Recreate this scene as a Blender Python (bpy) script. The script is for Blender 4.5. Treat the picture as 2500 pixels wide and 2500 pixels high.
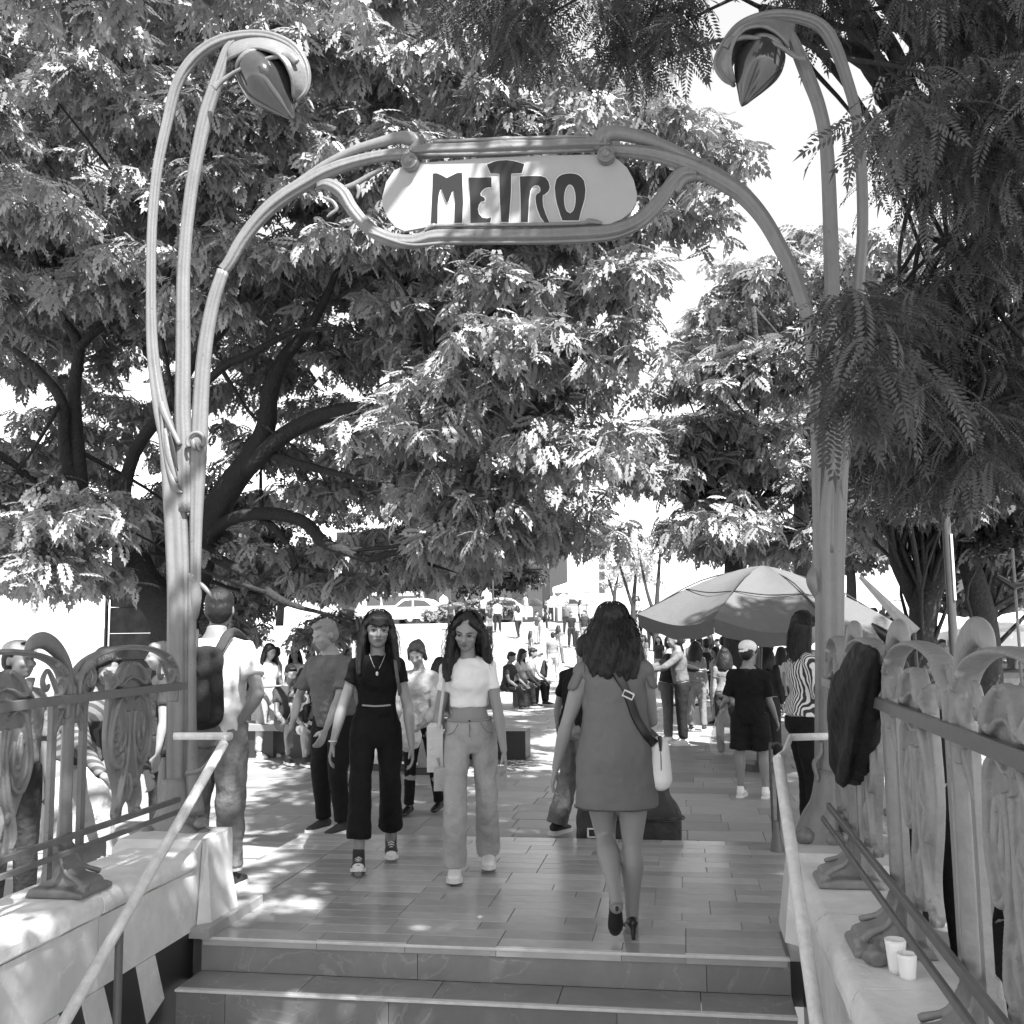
import bpy, math, random
import numpy as np
from mathutils import Vector, Matrix
from math import sin, cos, pi, radians as R
random.seed(7); RNG = np.random.RandomState(11)
S = bpy.context.scene
for o in list(bpy.data.objects): bpy.data.objects.remove(o)
COL = S.collection
# ------------------------------------------------------------------ camera
F = 2500.0; CZ = 1.52
camd = bpy.data.cameras.new('camera'); cam = bpy.data.objects.new('camera', camd); COL.objects.link(cam)
CM = Matrix.Rotation(R(9.4), 3, 'Z') @ Matrix.Rotation(pi/2 + R(6.48), 3, 'X') @ Matrix.Rotation(R(-0.8), 3, 'Z')
cam.matrix_world = Matrix.Translation((0, 0, CZ)) @ CM.to_4x4()
camd.sensor_width = 36; camd.lens = 36; camd.clip_start = 0.05; camd.clip_end = 2000
S.camera = cam
# ------------------------------------------------------------------ sky and sun
SUN = Vector((0.36, -0.50, 0.79)).normalized()
el = math.asin(SUN.z); az = math.atan2(SUN.x, SUN.y)
W = bpy.data.worlds.new('World'); S.world = W; W.use_nodes = True
nt = W.node_tree; bg = nt.nodes['Background']
sk = nt.nodes.new('ShaderNodeTexSky'); sk.sky_type = 'NISHITA'; sk.sun_disc = False
sk.sun_elevation = el; sk.sun_rotation = az; sk.dust_density = 0.6; sk.air_density = 1.0; sk.ozone_density = 1.0
bw = nt.nodes.new('ShaderNodeRGBToBW')
nt.links.new(sk.outputs[0], bw.inputs[0])
# thin bright haze cloud over the whole sky
wt = nt.nodes.new('ShaderNodeTexCoord'); wn = nt.nodes.new('ShaderNodeTexNoise'); wn.inputs['Scale'].default_value = 2.2; wn.inputs['Detail'].default_value = 7; nt.links.new(wt.outputs['Generated'], wn.inputs['Vector'])
wm_ = nt.nodes.new('ShaderNodeMath'); wm_.operation = 'MULTIPLY_ADD'; wm_.inputs[1].default_value = 1.1; wm_.inputs[2].default_value = 0.8; nt.links.new(wn.outputs['Fac'], wm_.inputs[0])
wa = nt.nodes.new('ShaderNodeMath'); wa.operation = 'ADD'; nt.links.new(bw.outputs[0], wa.inputs[0]); nt.links.new(wm_.outputs[0], wa.inputs[1]); nt.links.new(wa.outputs[0], bg.inputs['Color'])
bg.inputs['Strength'].default_value = 0.095
sd = bpy.data.lights.new('sun', 'SUN'); sd.energy = 5.0; sd.angle = R(0.5); sd.color = (1, 1, 1)
so = bpy.data.objects.new('sun', sd); COL.objects.link(so)
so.rotation_euler = SUN.to_track_quat('Z', 'Y').to_euler(); so.location = (0, 0, 30)
S.render.engine = 'CYCLES'
S.view_settings.view_transform = 'Standard'; S.view_settings.look = 'None'
S.view_settings.exposure = 1.75; S.view_settings.gamma = 1.0; S.view_settings.use_curve_mapping = False
S.cycles.max_bounces = 6; S.cycles.diffuse_bounces = 2; S.cycles.transparent_max_bounces = 6
S.cycles.glossy_bounces = 3; S.cycles.transmission_bounces = 4
# ------------------------------------------------------------------ placing helpers (photo point on a plane of the real place)
def on(u, v, ax, val):
    d = CM @ Vector(((u-1250)/F, -(v-1250)/F, -1.0)); t = (val-(0, 0, CZ)[ax])/d[ax]
    return Vector((0, 0, CZ)) + d*t
def oz(u, v, z=0.0): return on(u, v, 2, z)
def oy(u, v, y): return on(u, v, 1, y)
def ox(u, v, x): return on(u, v, 0, x)
# ------------------------------------------------------------------ materials (the photograph is black and white, so every colour is a grey)
def mat(name, c, rough=0.7, var=0.0, scale=8.0, bump=0.0, bscale=60.0, spec=0.5, metal=0.0, objvar=0.0, trans=0.0, dist=0.01):
    m = bpy.data.materials.new(name); m.use_nodes = True; n = m.node_tree; b = n.nodes['Principled BSDF']
    b.inputs['Roughness'].default_value = rough; b.inputs['Specular IOR Level'].default_value = spec
    b.inputs['Metallic'].default_value = metal; b.inputs['Transmission Weight'].default_value = trans
    b.inputs['Base Color'].default_value = (c, c, c, 1)
    tc = n.nodes.new('ShaderNodeTexCoord'); src = None
    if var or objvar:
        val = n.nodes.new('ShaderNodeValue'); val.outputs[0].default_value = c; src = val.outputs[0]
        def mad(a, f, off):   # src * (a*f + off)
            nonlocal src
            q = n.nodes.new('ShaderNodeMath'); q.operation = 'MULTIPLY_ADD'; n.links.new(a, q.inputs[0]); q.inputs[1].default_value = f; q.inputs[2].default_value = off
            w = n.nodes.new('ShaderNodeMath'); w.operation = 'MULTIPLY'; n.links.new(src, w.inputs[0]); n.links.new(q.outputs[0], w.inputs[1]); src = w.outputs[0]
        if var:
            nz = n.nodes.new('ShaderNodeTexNoise'); nz.inputs['Scale'].default_value = scale; nz.inputs['Detail'].default_value = 6; nz.inputs['Roughness'].default_value = 0.62
            n.links.new(tc.outputs['Object'], nz.inputs['Vector']); mad(nz.outputs['Fac'], 2.6*var, 1-1.3*var)
        if objvar:
            oi = n.nodes.new('ShaderNodeObjectInfo'); mad(oi.outputs['Random'], 2*objvar, 1-objvar)
        n.links.new(src, b.inputs['Base Color'])
    if bump:
        nb = n.nodes.new('ShaderNodeTexNoise'); nb.inputs['Scale'].default_value = bscale; nb.inputs['Detail'].default_value = 4
        n.links.new(tc.outputs['Object'], nb.inputs['Vector'])
        bp = n.nodes.new('ShaderNodeBump'); bp.inputs['Strength'].default_value = bump; bp.inputs['Distance'].default_value = dist
        n.links.new(nb.outputs['Fac'], bp.inputs['Height']); n.links.new(bp.outputs[0], b.inputs['Normal'])
    return m
def veined(name, c, rough, objvar, vein=0.5, scale=3.0):
    m = mat(name, c, rough, var=0.22, scale=7, objvar=objvar, bump=0.15, bscale=90, dist=0.003); n = m.node_tree; b = n.nodes['Principled BSDF']
    src = b.inputs['Base Color'].links[0].from_socket
    tc = n.nodes.new('ShaderNodeTexCoord'); w = n.nodes.new('ShaderNodeTexNoise'); w.inputs['Scale'].default_value = scale; w.inputs['Detail'].default_value = 9; w.inputs['Distortion'].default_value = 1.6
    n.links.new(tc.outputs['Object'], w.inputs['Vector'])
    r = n.nodes.new('ShaderNodeValToRGB'); e = r.color_ramp.elements; e[0].position = 0.492; e[0].color = (0, 0, 0, 1); e[1].position = 0.5; e[1].color = (1, 1, 1, 1)
    x = e.new(0.508); x.color = (0, 0, 0, 1)
    n.links.new(w.outputs['Fac'], r.inputs[0])
    k = n.nodes.new('ShaderNodeMath'); k.operation = 'MULTIPLY'; k.inputs[1].default_value = vein*c; n.links.new(r.outputs[0], k.inputs[0])
    a = n.nodes.new('ShaderNodeMath'); a.operation = 'ADD'; n.links.new(src, a.inputs[0]); n.links.new(k.outputs[0], a.inputs[1]); n.links.new(a.outputs[0], b.inputs['Base Color'])
    return m
M = {}
def grime(m, amt, chips=.62):
    """vertical rain streaks and small dark chips on painted iron"""
    n = m.node_tree; b = n.nodes['Principled BSDF']; src = b.inputs['Base Color'].links[0].from_socket; tc = n.nodes.new('ShaderNodeTexCoord')
    mp = n.nodes.new('ShaderNodeMapping'); mp.inputs['Scale'].default_value = (38, 38, 2.2); nz = n.nodes.new('ShaderNodeTexNoise'); nz.inputs['Scale'].default_value = 1; nz.inputs['Detail'].default_value = 5; n.links.new(tc.outputs['Object'], mp.inputs[0]); n.links.new(mp.outputs[0], nz.inputs['Vector'])
    q = n.nodes.new('ShaderNodeMath'); q.operation = 'MULTIPLY_ADD'; q.inputs[1].default_value = amt; q.inputs[2].default_value = 1-amt*.5; n.links.new(nz.outputs['Fac'], q.inputs[0])
    w = n.nodes.new('ShaderNodeMath'); w.operation = 'MULTIPLY'; n.links.new(src, w.inputs[0]); n.links.new(q.outputs[0], w.inputs[1])
    n2 = n.nodes.new('ShaderNodeTexNoise'); n2.inputs['Scale'].default_value = 45; n2.inputs['Detail'].default_value = 6; n.links.new(tc.outputs['Object'], n2.inputs['Vector']); r = n.nodes.new('ShaderNodeValToRGB'); e = r.color_ramp.elements; e[0].position = chips; e[0].color = (1, 1, 1, 1); e[1].position = chips+.03; e[1].color = (.6, .6, .6, 1); n.links.new(n2.outputs['Fac'], r.inputs[0])
    w2 = n.nodes.new('ShaderNodeMath'); w2.operation = 'MULTIPLY'; n.links.new(w.outputs[0], w2.inputs[0]); n.links.new(r.outputs[0], w2.inputs[1]); n.links.new(w2.outputs[0], b.inputs['Base Color']); return m
M['iron'] = grime(mat('painted_cast_iron', 0.145, 0.36, var=0.2, scale=9, bump=0.3, bscale=70, dist=0.006), .4, .68)
M['iron2'] = grime(mat('weathered_cast_iron', 0.21, 0.45, var=0.22, scale=16, bump=0.4, bscale=60, dist=0.009), .25, .70)
M['rail'] = mat('rail_bar', 0.11, 0.4, var=0.2, scale=20)
M['marble'] = veined('pale_marble', 0.6, 0.35, 0.03, 0.15, 2.0)
M['cope'] = mat('worn_coping_stone', 0.68, 0.5, var=0.2, scale=9, bump=0.5, bscale=26, dist=0.012)
M['blackstone'] = mat('black_stone', 0.018, 0.4, var=0.4, scale=5)
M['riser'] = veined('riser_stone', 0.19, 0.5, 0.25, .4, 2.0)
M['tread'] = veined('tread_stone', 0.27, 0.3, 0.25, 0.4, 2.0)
M['land'] = mat('landing_stone', 0.36, 0.24, var=0.36, scale=3.5, objvar=0.2, bump=0.12, bscale=40, dist=0.003)
M['joint'] = mat('joint_mortar', 0.3, 0.9, var=0.2, scale=10)
M['nose'] = mat('worn_nosing_strip', 0.6, 0.35, var=0.3, scale=12)
M['plaza'] = mat('plaza_stone', 0.27, 0.5, var=0.18, scale=4, objvar=0.2)
M['tube'] = mat('scuffed_handrail_paint', 0.62, 0.4, var=0.3, scale=30, bump=0.3, bscale=60)
M['darktube'] = mat('dark_metal', 0.05, 0.4, var=0.2)
M['glass'] = mat('amber_lamp_glass', 0.035, 0.08, var=0.5, scale=9, spec=0.8)
M['panel'] = mat('enamel_sign_panel', 0.30, 0.45, var=0.12, scale=5)
M['halo'] = mat('letter_outline_enamel', 0.6, 0.4)
M['letter'] = mat('letter_enamel', 0.015, 0.35, var=0.2, scale=3)
# ------------------------------------------------------------------ object helpers
def link(o, parent=None):
    COL.objects.link(o)
    if parent is not None: o.parent = parent
    return o
def tag(o, label=None, cat=None, group=None, kind=None):
    if label: o['label'] = label
    if cat: o['category'] = cat
    if group: o['group'] = group
    if kind: o['kind'] = kind
    return o
def thing(name, label, cat, loc=(0, 0, 0), rz=0.0, group=None):
    o = bpy.data.objects.new(name, None); link(o); o.empty_display_size = 0.1
    o.location = loc; o.rotation_euler = (0, 0, rz); return tag(o, label, cat, group)
def cr(pts, n=6):
    """Catmull-Rom through tuples of any length"""
    P = [np.array(p, float) for p in pts]; out = []
    for i in range(len(P)-1):
        p0 = P[i-1] if i else 2*P[0]-P[1]; p1 = P[i]; p2 = P[i+1]; p3 = P[i+2] if i+2 < len(P) else 2*P[-1]-P[-2]
        for k in range(n):
            t = k/n
            out.append(0.5*((2*p1)+(-p0+p2)*t+(2*p0-5*p1+4*p2-p3)*t*t+(-p0+3*p1-3*p2+p3)*t**3))
    out.append(P[-1]); return out
class MB:
    def __init__(s): s.v = []; s.f = []
    def add(s, vs, fs):
        o = len(s.v); s.v.extend([tuple(v) for v in vs]); s.f.extend([tuple(i+o for i in f) for f in fs]); return s
    def box(s, x0, x1, y0, y1, z0, z1, b=0.0):
        if b <= 0:
            return s.add([(x0,y0,z0),(x1,y0,z0),(x1,y1,z0),(x0,y1,z0),(x0,y0,z1),(x1,y0,z1),(x1,y1,z1),(x0,y1,z1)],
                         [(0,3,2,1),(4,5,6,7),(0,1,5,4),(1,2,6,5),(2,3,7,6),(3,0,4,7)])
        # top edges chamfered
        return s.add([(x0,y0,z0),(x1,y0,z0),(x1,y1,z0),(x0,y1,z0),(x0,y0,z1-b),(x1,y0,z1-b),(x1,y1,z1-b),(x0,y1,z1-b),
                      (x0+b,y0+b,z1),(x1-b,y0+b,z1),(x1-b,y1-b,z1),(x0+b,y1-b,z1)],
                     [(0,3,2,1),(8,9,10,11),(0,1,5,4),(1,2,6,5),(2,3,7,6),(3,0,4,7),(4,5,9,8),(5,6,10,9),(6,7,11,10),(7,4,8,11)])
    def tube(s, path, n=12, ref=(0, 1, 0), k=1.0, prof=None, caps=True):
        """path: (x,y,z,ra[,rb]); ra across, rb along ref"""
        P = [np.array(p, float) for p in path]; ref = Vector(ref); vs = []; m = len(P)
        for i, p in enumerate(P):
            a = P[max(i-1, 0)][:3]; b = P[min(i+1, m-1)][:3]; t = Vector(b-a)
            t = t.normalized() if t.length > 1e-9 else Vector((0, 0, 1))
            nn = ref - t*ref.dot(t)
            if nn.length < 0.15:
                q = Vector((1, 0, 0)) if abs(t.x) < 0.8 else Vector((0, 0, 1)); nn = q - t*q.dot(t)
            nn.normalize(); sd = t.cross(nn); c = Vector(p[:3]); ra = p[3]*k; rb = (p[4] if len(p) > 4 else p[3])*k
            for j in range(n):
                an = 2*pi*j/n; q = prof(an) if prof else 1.0
                vs.append(c + sd*(ra*q*cos(an)) + nn*(rb*q*sin(an)))
        fs = [(i*n+j, i*n+(j+1) % n, (i+1)*n+(j+1) % n, (i+1)*n+j) for i in range(m-1) for j in range(n)]
        if caps: fs += [tuple(reversed(range(n))), tuple(range((m-1)*n, m*n))]
        return s.add(vs, fs)
    def cap(s, a, b, ra, rb, n=12, h=4):
        """tapered capsule from a to b"""
        a = Vector(a); b = Vector(b); d = (b-a); L = d.length; d = d/L if L > 1e-9 else Vector((0, 0, 1)); path = []
        for i in range(h): t = (i+0.35)/(h)*pi/2; path.append((*(a-d*ra*cos(t)), ra*sin(t)))
        path.append((*a, ra)); path.append((*b, rb))
        for i in range(h): t = (h-1-i+0.35)/h*pi/2; path.append((*(b+d*rb*cos(t)), rb*sin(t)))
        return s.tube(path, n, ref=(0.13, 0.97, 0.2))
    def ell(s, c, r, rot=None, nu=16, nv=10):
        c = Vector(c); vs = []; rot = rot or Matrix.Identity(3)
        for i in range(nv+1):
            th = pi*i/nv
            for j in range(nu):
                ph = 2*pi*j/nu; vs.append(c + rot @ Vector((r[0]*sin(th)*cos(ph), r[1]*sin(th)*sin(ph), r[2]*cos(th))))
        fs = [(i*nu+j, (i+1)*nu+j, (i+1)*nu+(j+1) % nu, i*nu+(j+1) % nu) for i in range(nv) for j in range(nu)]
        return s.add(vs, fs)
    def prism(s, poly, to3, d0, d1, holes=False):
        """poly 2D outline -> to3(a,b,d) extruded between depths d0,d1 (fan of triangles made by tessellation)"""
        from mathutils.geometry import tessellate_polygon
        n = len(poly); tri = tessellate_polygon([[Vector((p[0], p[1], 0)) for p in poly]])
        vs = [to3(p[0], p[1], d0) for p in poly] + [to3(p[0], p[1], d1) for p in poly]
        fs = [tuple(t) for t in tri] + [tuple(i+n for i in reversed(t)) for t in tri] + [(i, (i+1) % n, (i+1) % n+n, i+n) for i in range(n)]
        return s.add(vs, fs)
    def build(s, name, m, parent=None, smooth=False, fixn=True, **kw):
        me = bpy.data.meshes.new(name); me.from_pydata([tuple(v) for v in s.v], [], s.f); me.update()
        if fixn:
            import bmesh
            b = bmesh.new(); b.from_mesh(me); bmesh.ops.remove_doubles(b, verts=b.verts, dist=1e-5); bmesh.ops.recalc_face_normals(b, faces=b.faces); b.to_mesh(me); b.free()
        if smooth:
            me.polygons.foreach_set('use_smooth', [True]*len(me.polygons))
            if smooth != 'all': me.set_sharp_from_angle(angle=R(45))
        me.materials.append(m); o = bpy.data.objects.new(name, me); link(o, parent); return tag(o, **kw)
FUSE = []
def fused(mb, name, m, parent, vox, sm=3, disp=0.0, dsc=0.08, **kw):
    o = mb.build(name, m, parent, fixn=True, **kw)
    md = o.modifiers.new('fuse', 'REMESH'); md.mode = 'VOXEL'; md.voxel_size = vox; md.use_smooth_shade = True
    if disp:
        tx = bpy.data.textures.new('folds', 'CLOUDS'); tx.noise_scale = dsc; dm = o.modifiers.new('d', 'DISPLACE'); dm.texture = tx; dm.strength = disp; dm.mid_level = .5; dm.texture_coords = 'LOCAL'
    if sm: s_ = o.modifiers.new('sm', 'SMOOTH'); s_.iterations = sm; s_.factor = .5
    FUSE.append(o); return o
def inst(name, me, parent=None, loc=(0, 0, 0), rz=0.0, sc=(1, 1, 1)):
    o = bpy.data.objects.new(name, me); link(o, parent); o.location = loc; o.rotation_euler = (0, 0, rz); o.scale = sc; return o
def boxmesh(name, sx, sy, sz, m, b=0.003):
    mb = MB().box(0, sx, 0, sy, -sz, 0, b); me = bpy.data.meshes.new(name); me.from_pydata(mb.v, [], mb.f); me.update(); me.materials.append(m); return me
# ================================================================== THE GROUND
PZ = -0.15
g = MB(); g.add([(-700, -60, PZ-0.06), (700, -60, PZ-0.06), (700, 1500, PZ-0.06), (-700, 1500, PZ-0.06)], [(0, 1, 2, 3)])
# the stair well is cut out of the ground sheet: build it as strips round the well
g = MB()
zz = PZ-0.05
for (x0, x1, y0, y1) in ((-700, -2.60, -60, 5.0), (0.62, 700, -60, 5.0), (-700, 700, 5.0, 1500)):
    g.add([(x0, y0, zz), (x1, y0, zz), (x1, y1, zz), (x0, y1, zz)], [(0, 1, 2, 3)])
ground = g.build('ground', None or mat('far_ground_paving', 0.24, 0.6, var=0.15, scale=1.2), fixn=False, kind='structure')
# plaza paving: real stones, the nearest ones as parts, the rest joined
plaza = MB().box(-9.0, 8.0, 7.62, 26.0, PZ-0.045, PZ-0.008).build('plaza_pavement', M['joint'], kind='structure')
rows = []; y = 7.63; cells = []
rr = random.Random(3)
while y < 25.6:
    dy = 0.38; x = -8.9 + rr.uniform(-0.3, 0)
    while x < 7.9:
        dx = rr.choice((0.42, 0.6, 0.6, 0.8)); cells.append((max(x, -8.98), y, min(dx, 7.95-x), dy)); x += dx
    y += dy
def vis(c): return 7.6 < c[1] < 13.6 and (-0.52*c[1]-0.2 < c[0] < 0.32*c[1])
near = [c for c in cells if vis(c)]; near.sort(key=lambda c: c[1]); near = near[:295]; ns = set(near)
cache = {}
for c in near:
    k = (round(c[2], 2), c[3])
    if k not in cache: cache[k] = boxmesh('paving_stone', k[0]-0.008, k[1]-0.008, 0.03, M['plaza'])
    inst('paving_stone', cache[k], plaza, (c[0], c[1], PZ+rr.uniform(-0.002, 0.0015)))
rest = MB()
for c in cells:
    if c not in ns and c[2] > 0.05: z = PZ+rr.uniform(-0.002, 0.0015); rest.box(c[0], c[0]+c[2]-0.008, c[1], c[1]+c[3]-0.008, z-0.03, z)
rest.build('paving_stones', mat('plaza_stone_far', 0.27, 0.5, var=0.25, scale=1.6), plaza, fixn=False, kind='stuff')
# landing
LX0, LX1, LY0, LY1 = -2.90, 0.62, 5.03, 7.58
land = MB().box(-2.45, 0.43, 5.06, 5.5, -0.06, -0.008).box(LX0, LX1, 5.5, LY1, -0.14, -0.008).box(LX0-.02, LX1+.02, LY1, LY1+.04, -.2, -.01).build('landing', M['joint'], kind='structure')
y = LY0; i = 0; cache = {}
while y < LY1-0.02:
    dy = 0.135 if i else 0.16
    xa, xb = (-2.44, 0.42) if y < 5.45 else (LX0+0.01, LX1-0.01)
    if y >= 5.45:   # border strip on the left
        k = (0.42, round(dy, 3))
        if k not in cache: cache[k] = boxmesh('paving_slab', k[0]-0.003, dy-0.003, 0.04, M['land'])
        inst('paving_slab', cache[k], land, (xa, y, rr.uniform(-0.0015, 0.0)))
        xa += 0.43
    x = xa
    while x < xb-0.01:
        dx = rr.choice((0.3, 0.45, 0.45, 0.6)); dx = min(dx, xb-x)
        if xb-x-dx < 0.12: dx = xb-x
        k = (round(dx, 3), round(dy, 3))
        if k not in cache: cache[k] = boxmesh('paving_slab', k[0]-0.003, k[1]-0.003, 0.04, M['land'], 0.002)
        inst('paving_slab', cache[k], land, (x, y, rr.uniform(-0.0015, 0.0))); x += dx
    y += dy; i += 1
# ================================================================== STAIRS
st = thing('stair_flight', 'dark stone steps leading down from the landing into the station entrance', 'stairs', (-1.0, 4.9, 0))
def loc(o, t): o.location = -t.location if o.rotation_euler.z == 0 else o.location; return o
def under(o, t): o.parent = t; o.matrix_parent_inverse = Matrix.Translation(-Vector(t.location)); return o
for k in range(6):
    z = -0.165*(k); yf = 5.03-0.26*k
    splits = [-2.45, -1.62, -0.82, -0.1, 0.43] if k % 2 == 0 else [-2.45, -1.85, -1.2, -0.62, 0.02, 0.43]
    if k > 0:
        for a, b in zip(splits[:-1], splits[1:]):
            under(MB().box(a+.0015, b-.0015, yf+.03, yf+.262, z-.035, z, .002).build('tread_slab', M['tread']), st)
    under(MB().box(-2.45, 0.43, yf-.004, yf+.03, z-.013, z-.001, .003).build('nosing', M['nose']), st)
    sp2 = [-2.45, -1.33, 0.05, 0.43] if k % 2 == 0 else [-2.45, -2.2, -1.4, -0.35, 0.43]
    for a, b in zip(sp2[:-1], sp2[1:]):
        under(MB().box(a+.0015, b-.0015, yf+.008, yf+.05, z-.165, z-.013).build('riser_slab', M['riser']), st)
under(MB().box(-2.45, 0.43, -1.5, 3.8, -1.2, -1.15).build('lower_floor', M['land']), st)
under(MB().box(-2.47, 0.45, -1.6, 5.04, -1.5, -1.2).build('stair_base', M['blackstone']), st)
# ================================================================== PARAPETS
def profile_run(mb, prof, y0, y1, sx):
    """(x,z) profile swept along y"""
    n = len(prof); mb.add([(sx*p[0], y0, p[1]) for p in prof]+[(sx*p[0], y1, p[1]) for p in prof],
                          [(i, (i+1) % n, (i+1) % n+n, i+n) for i in range(n)]+[tuple(range(n)), tuple(range(n, 2*n))])
def parapet(side):
    # xi: inner face, going outwards by w
    if side == 'L': xi, s, lab = -2.49, -1, 'pale marble parapet with rounded coping left of the steps, zigzag stripes at its foot'
    else: xi, s, lab = 0.475, 1, 'pale marble parapet with worn coping right of the steps, paper cup on top'
    t = thing('parapet_wall', lab, 'wall', (xi, 4.5, 0)); X = lambda d: xi+s*d
    def bx(name, d0, d1, y0, y1, z0, z1, m, b=0.0):
        a, c = sorted((X(d0), X(d1))); return under(MB().box(a, c, y0, y1, z0, z1, b).build(name, m), t)
    bx('core', 0.03, 0.34, 0.0, 5.1, -1.2, 0.33, M['joint'])
    cuts = [5.02, 4.16, 3.34, 2.52, 1.7, 0.88, 0.06]
    for a, b in zip(cuts[1:], cuts[:-1]):
        bx('marble_panel', 0.0, 0.03, a+.003, b-.003, 0.03, 0.325, M['marble'])
        # coping with rounded nose
        pr = []
        for q in range(9): an = pi/2+pi*q/8*0.5; pr.append((0.02+0.05*cos(an)*1.0, 0.385+0.045*sin(an)))
        pr = [(xi+s*d, z) for d, z in ([(0.36, 0.43)]+[(0.035+0.055*cos(pi/2+pi/2*q/6), 0.372+0.058*sin(pi/2+pi/2*q/6)) for q in range(7)]+[(-0.02, 0.345), (0.0, 0.328), (0.36, 0.328)])]
        mb = MB(); ys = np.linspace(a+.004, b-.004, 9); n = len(pr); vs = []; fs = []
        for yi, yy in enumerate(ys):
            for (px_, pz_) in pr: vs.append((px_+0.004*rr.uniform(-1, 1), yy, pz_+0.003*rr.uniform(-1, 1)))
        for yi in range(8):
            for i in range(n): fs.append((yi*n+i, yi*n+(i+1) % n, (yi+1)*n+(i+1) % n, (yi+1)*n+i))
        fs += [tuple(range(n)), tuple(range(8*n, 9*n))]
        under(mb.add(vs, fs).build('coping_stone', M['cope'], smooth=True), t)
    bx('plinth', 0.006, 0.03, 0.0, 5.04, -1.2, 0.029, M['blackstone'])
    # white wedges of the zigzag band
    if side == 'L':
        y = 4.64
        while y > 0.3:
            mb = MB(); poly = [(y, 0.028), (y-0.16, 0.028), (y-0.05, -0.26), (y+0.10, -0.20)]
            mb.prism(poly, lambda a, b, d: (X(d), a, b), -0.003, 0.006); under(mb.build('white_stripe', M['marble']), t); y -= 0.43 if y > 4.5 else 0.32
    else:
        for y in (4.2, 3.75, 3.3, 2.85, 2.4):
            poly = [(y, 0.028), (y-0.16, 0.028), (y-0.05, -0.26), (y+0.10, -0.20)]
            under(MB().prism(poly, lambda a, b, d: (X(d), a, b), -0.003, 0.006).build('white_stripe', M['marble']), t)
    # pedestal block under the pylon with a curved shoulder, and the kerb slab at its foot
    pr = [(5.02, 0.05), (5.02, 0.30), (5.03, 0.42), (5.10, 0.455), (5.46, 0.455), (5.47, 0.40), (5.475, 0.05)]
    mb = MB(); n = len(pr)
    def P(d0, d1):
        mb.add([(X(d0+(.0)), a, b) for a, b in pr]+[(X(d1), a, b) for a, b in pr], [(i, (i+1) % n, (i+1) % n+n, i+n) for i in range(n)]+[tuple(range(n)), tuple(range(n, 2*n))])
    P(-0.0, 0.46)
    under(mb.build('pedestal', M['marble']), t)
    fl = MB().add([(X(-.005), 5.05, .05), (X(-.005), 5.445, .05), (X(-.005), 5.40, .45), (X(-.005), 5.10, .45), (X(-.06), 5.10, .05), (X(-.06), 5.42, .05), (X(-.012), 5.37, .42), (X(-.012), 5.14, .42)],
                  [(0, 1, 5, 4), (4, 5, 6, 7), (7, 6, 2, 3), (0, 4, 7, 3), (1, 2, 6, 5)]); under(fl.build('pedestal_flare', M['marble']), t)
    bx('kerb_slab', -0.10 if side == 'L' else -.045, 0.5, 4.99, 5.66, -.0, .05, M['tread'], .003)
    return t
parapet('L'); parapet('R')
# ================================================================== ENTRANCE: PYLONS AND SIGN
YP = 5.42
def dep(u, v): p = oy(u, v, YP)-Vector((0, 0, CZ)); return -(CM.transposed() @ p).z
def px(u, v, w, b=None, dy=0.0):
    p = oy(u, v, YP); a = w*dep(u, v)/F/2; return (p.x, p.y+dy, p.z, a, b if b else a*0.85)
def stem(mb, pts, n=16, sub=6, prof=None):
    return mb.tube(cr([px(*p) for p in pts], sub), n, ref=(0, 1, 0), prof=prof)
def gau(a, c, w): d = (a-c+pi) % (2*pi)-pi; return math.exp(-(d/w)**2)
ridge = lambda a: 1-.20*gau(a, 3*pi/2+.15, .28)-.16*gau(a, 3*pi/2-.75, .2)-.16*gau(a, 3*pi/2+.95, .2)+.05*gau(a, 3*pi/2-.4, .15)
gro = lambda a: 1-.24*gau(a, 3*pi/2, .3)-.15*gau(a, 3*pi/2+1.0, .16)-.15*gau(a, 3*pi/2-1.0, .16)+.04*gau(a, 3*pi/2+.55, .2)+.04*gau(a, 3*pi/2-.55, .2)
def hood(name, outer, inner, parent, m):
    """leaf-shaped cast hood: shell between the outer rim and the lower inner rim, front and back"""
    A = cr([px(u, v, w) for u, v, w in outer], 6); B = cr([px(u, v, w) for u, v, w in inner], 6)
    n = min(len(A), len(B)); A = [A[int(i*(len(A)-1)/(n-1))] for i in range(n)]; B = [B[int(i*(len(B)-1)/(n-1))] for i in range(n)]
    mb = MB(); K = 7
    for sgn in (-1, 1):
        vs = []; 
        for i in range(n):
            t = i/(n-1); wd = 0.10*sin(pi*min(1, t*1.0))**0.7+0.015
            for k in range(K):
                s = k/(K-1); q = Vector(A[i][:3]).lerp(Vector(B[i][:3]), s)
                y = q.y + sgn*wd*sin(s*pi/2); vs.append((q.x, y, q.z))
        fs = [(i*K+k, i*K+k+1, (i+1)*K+k+1, (i+1)*K+k) for i in range(n-1) for k in range(K-1)]
        mb.add(vs, fs)
    o = mb.build(name, m, parent, smooth='all'); md = o.modifiers.new('thick', 'SOLIDIFY'); md.thickness = 0.012
    rim = MB()
    for sgn in (-1, 1):
        rim.tube([(b[0], b[1]+sgn*(0.10*sin(pi*i/(n-1))**0.7+0.015), b[2], 0.011) for i, b in enumerate(B)], 8)
    rim.build('hood_rim', m, parent, smooth='all'); return o
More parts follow.
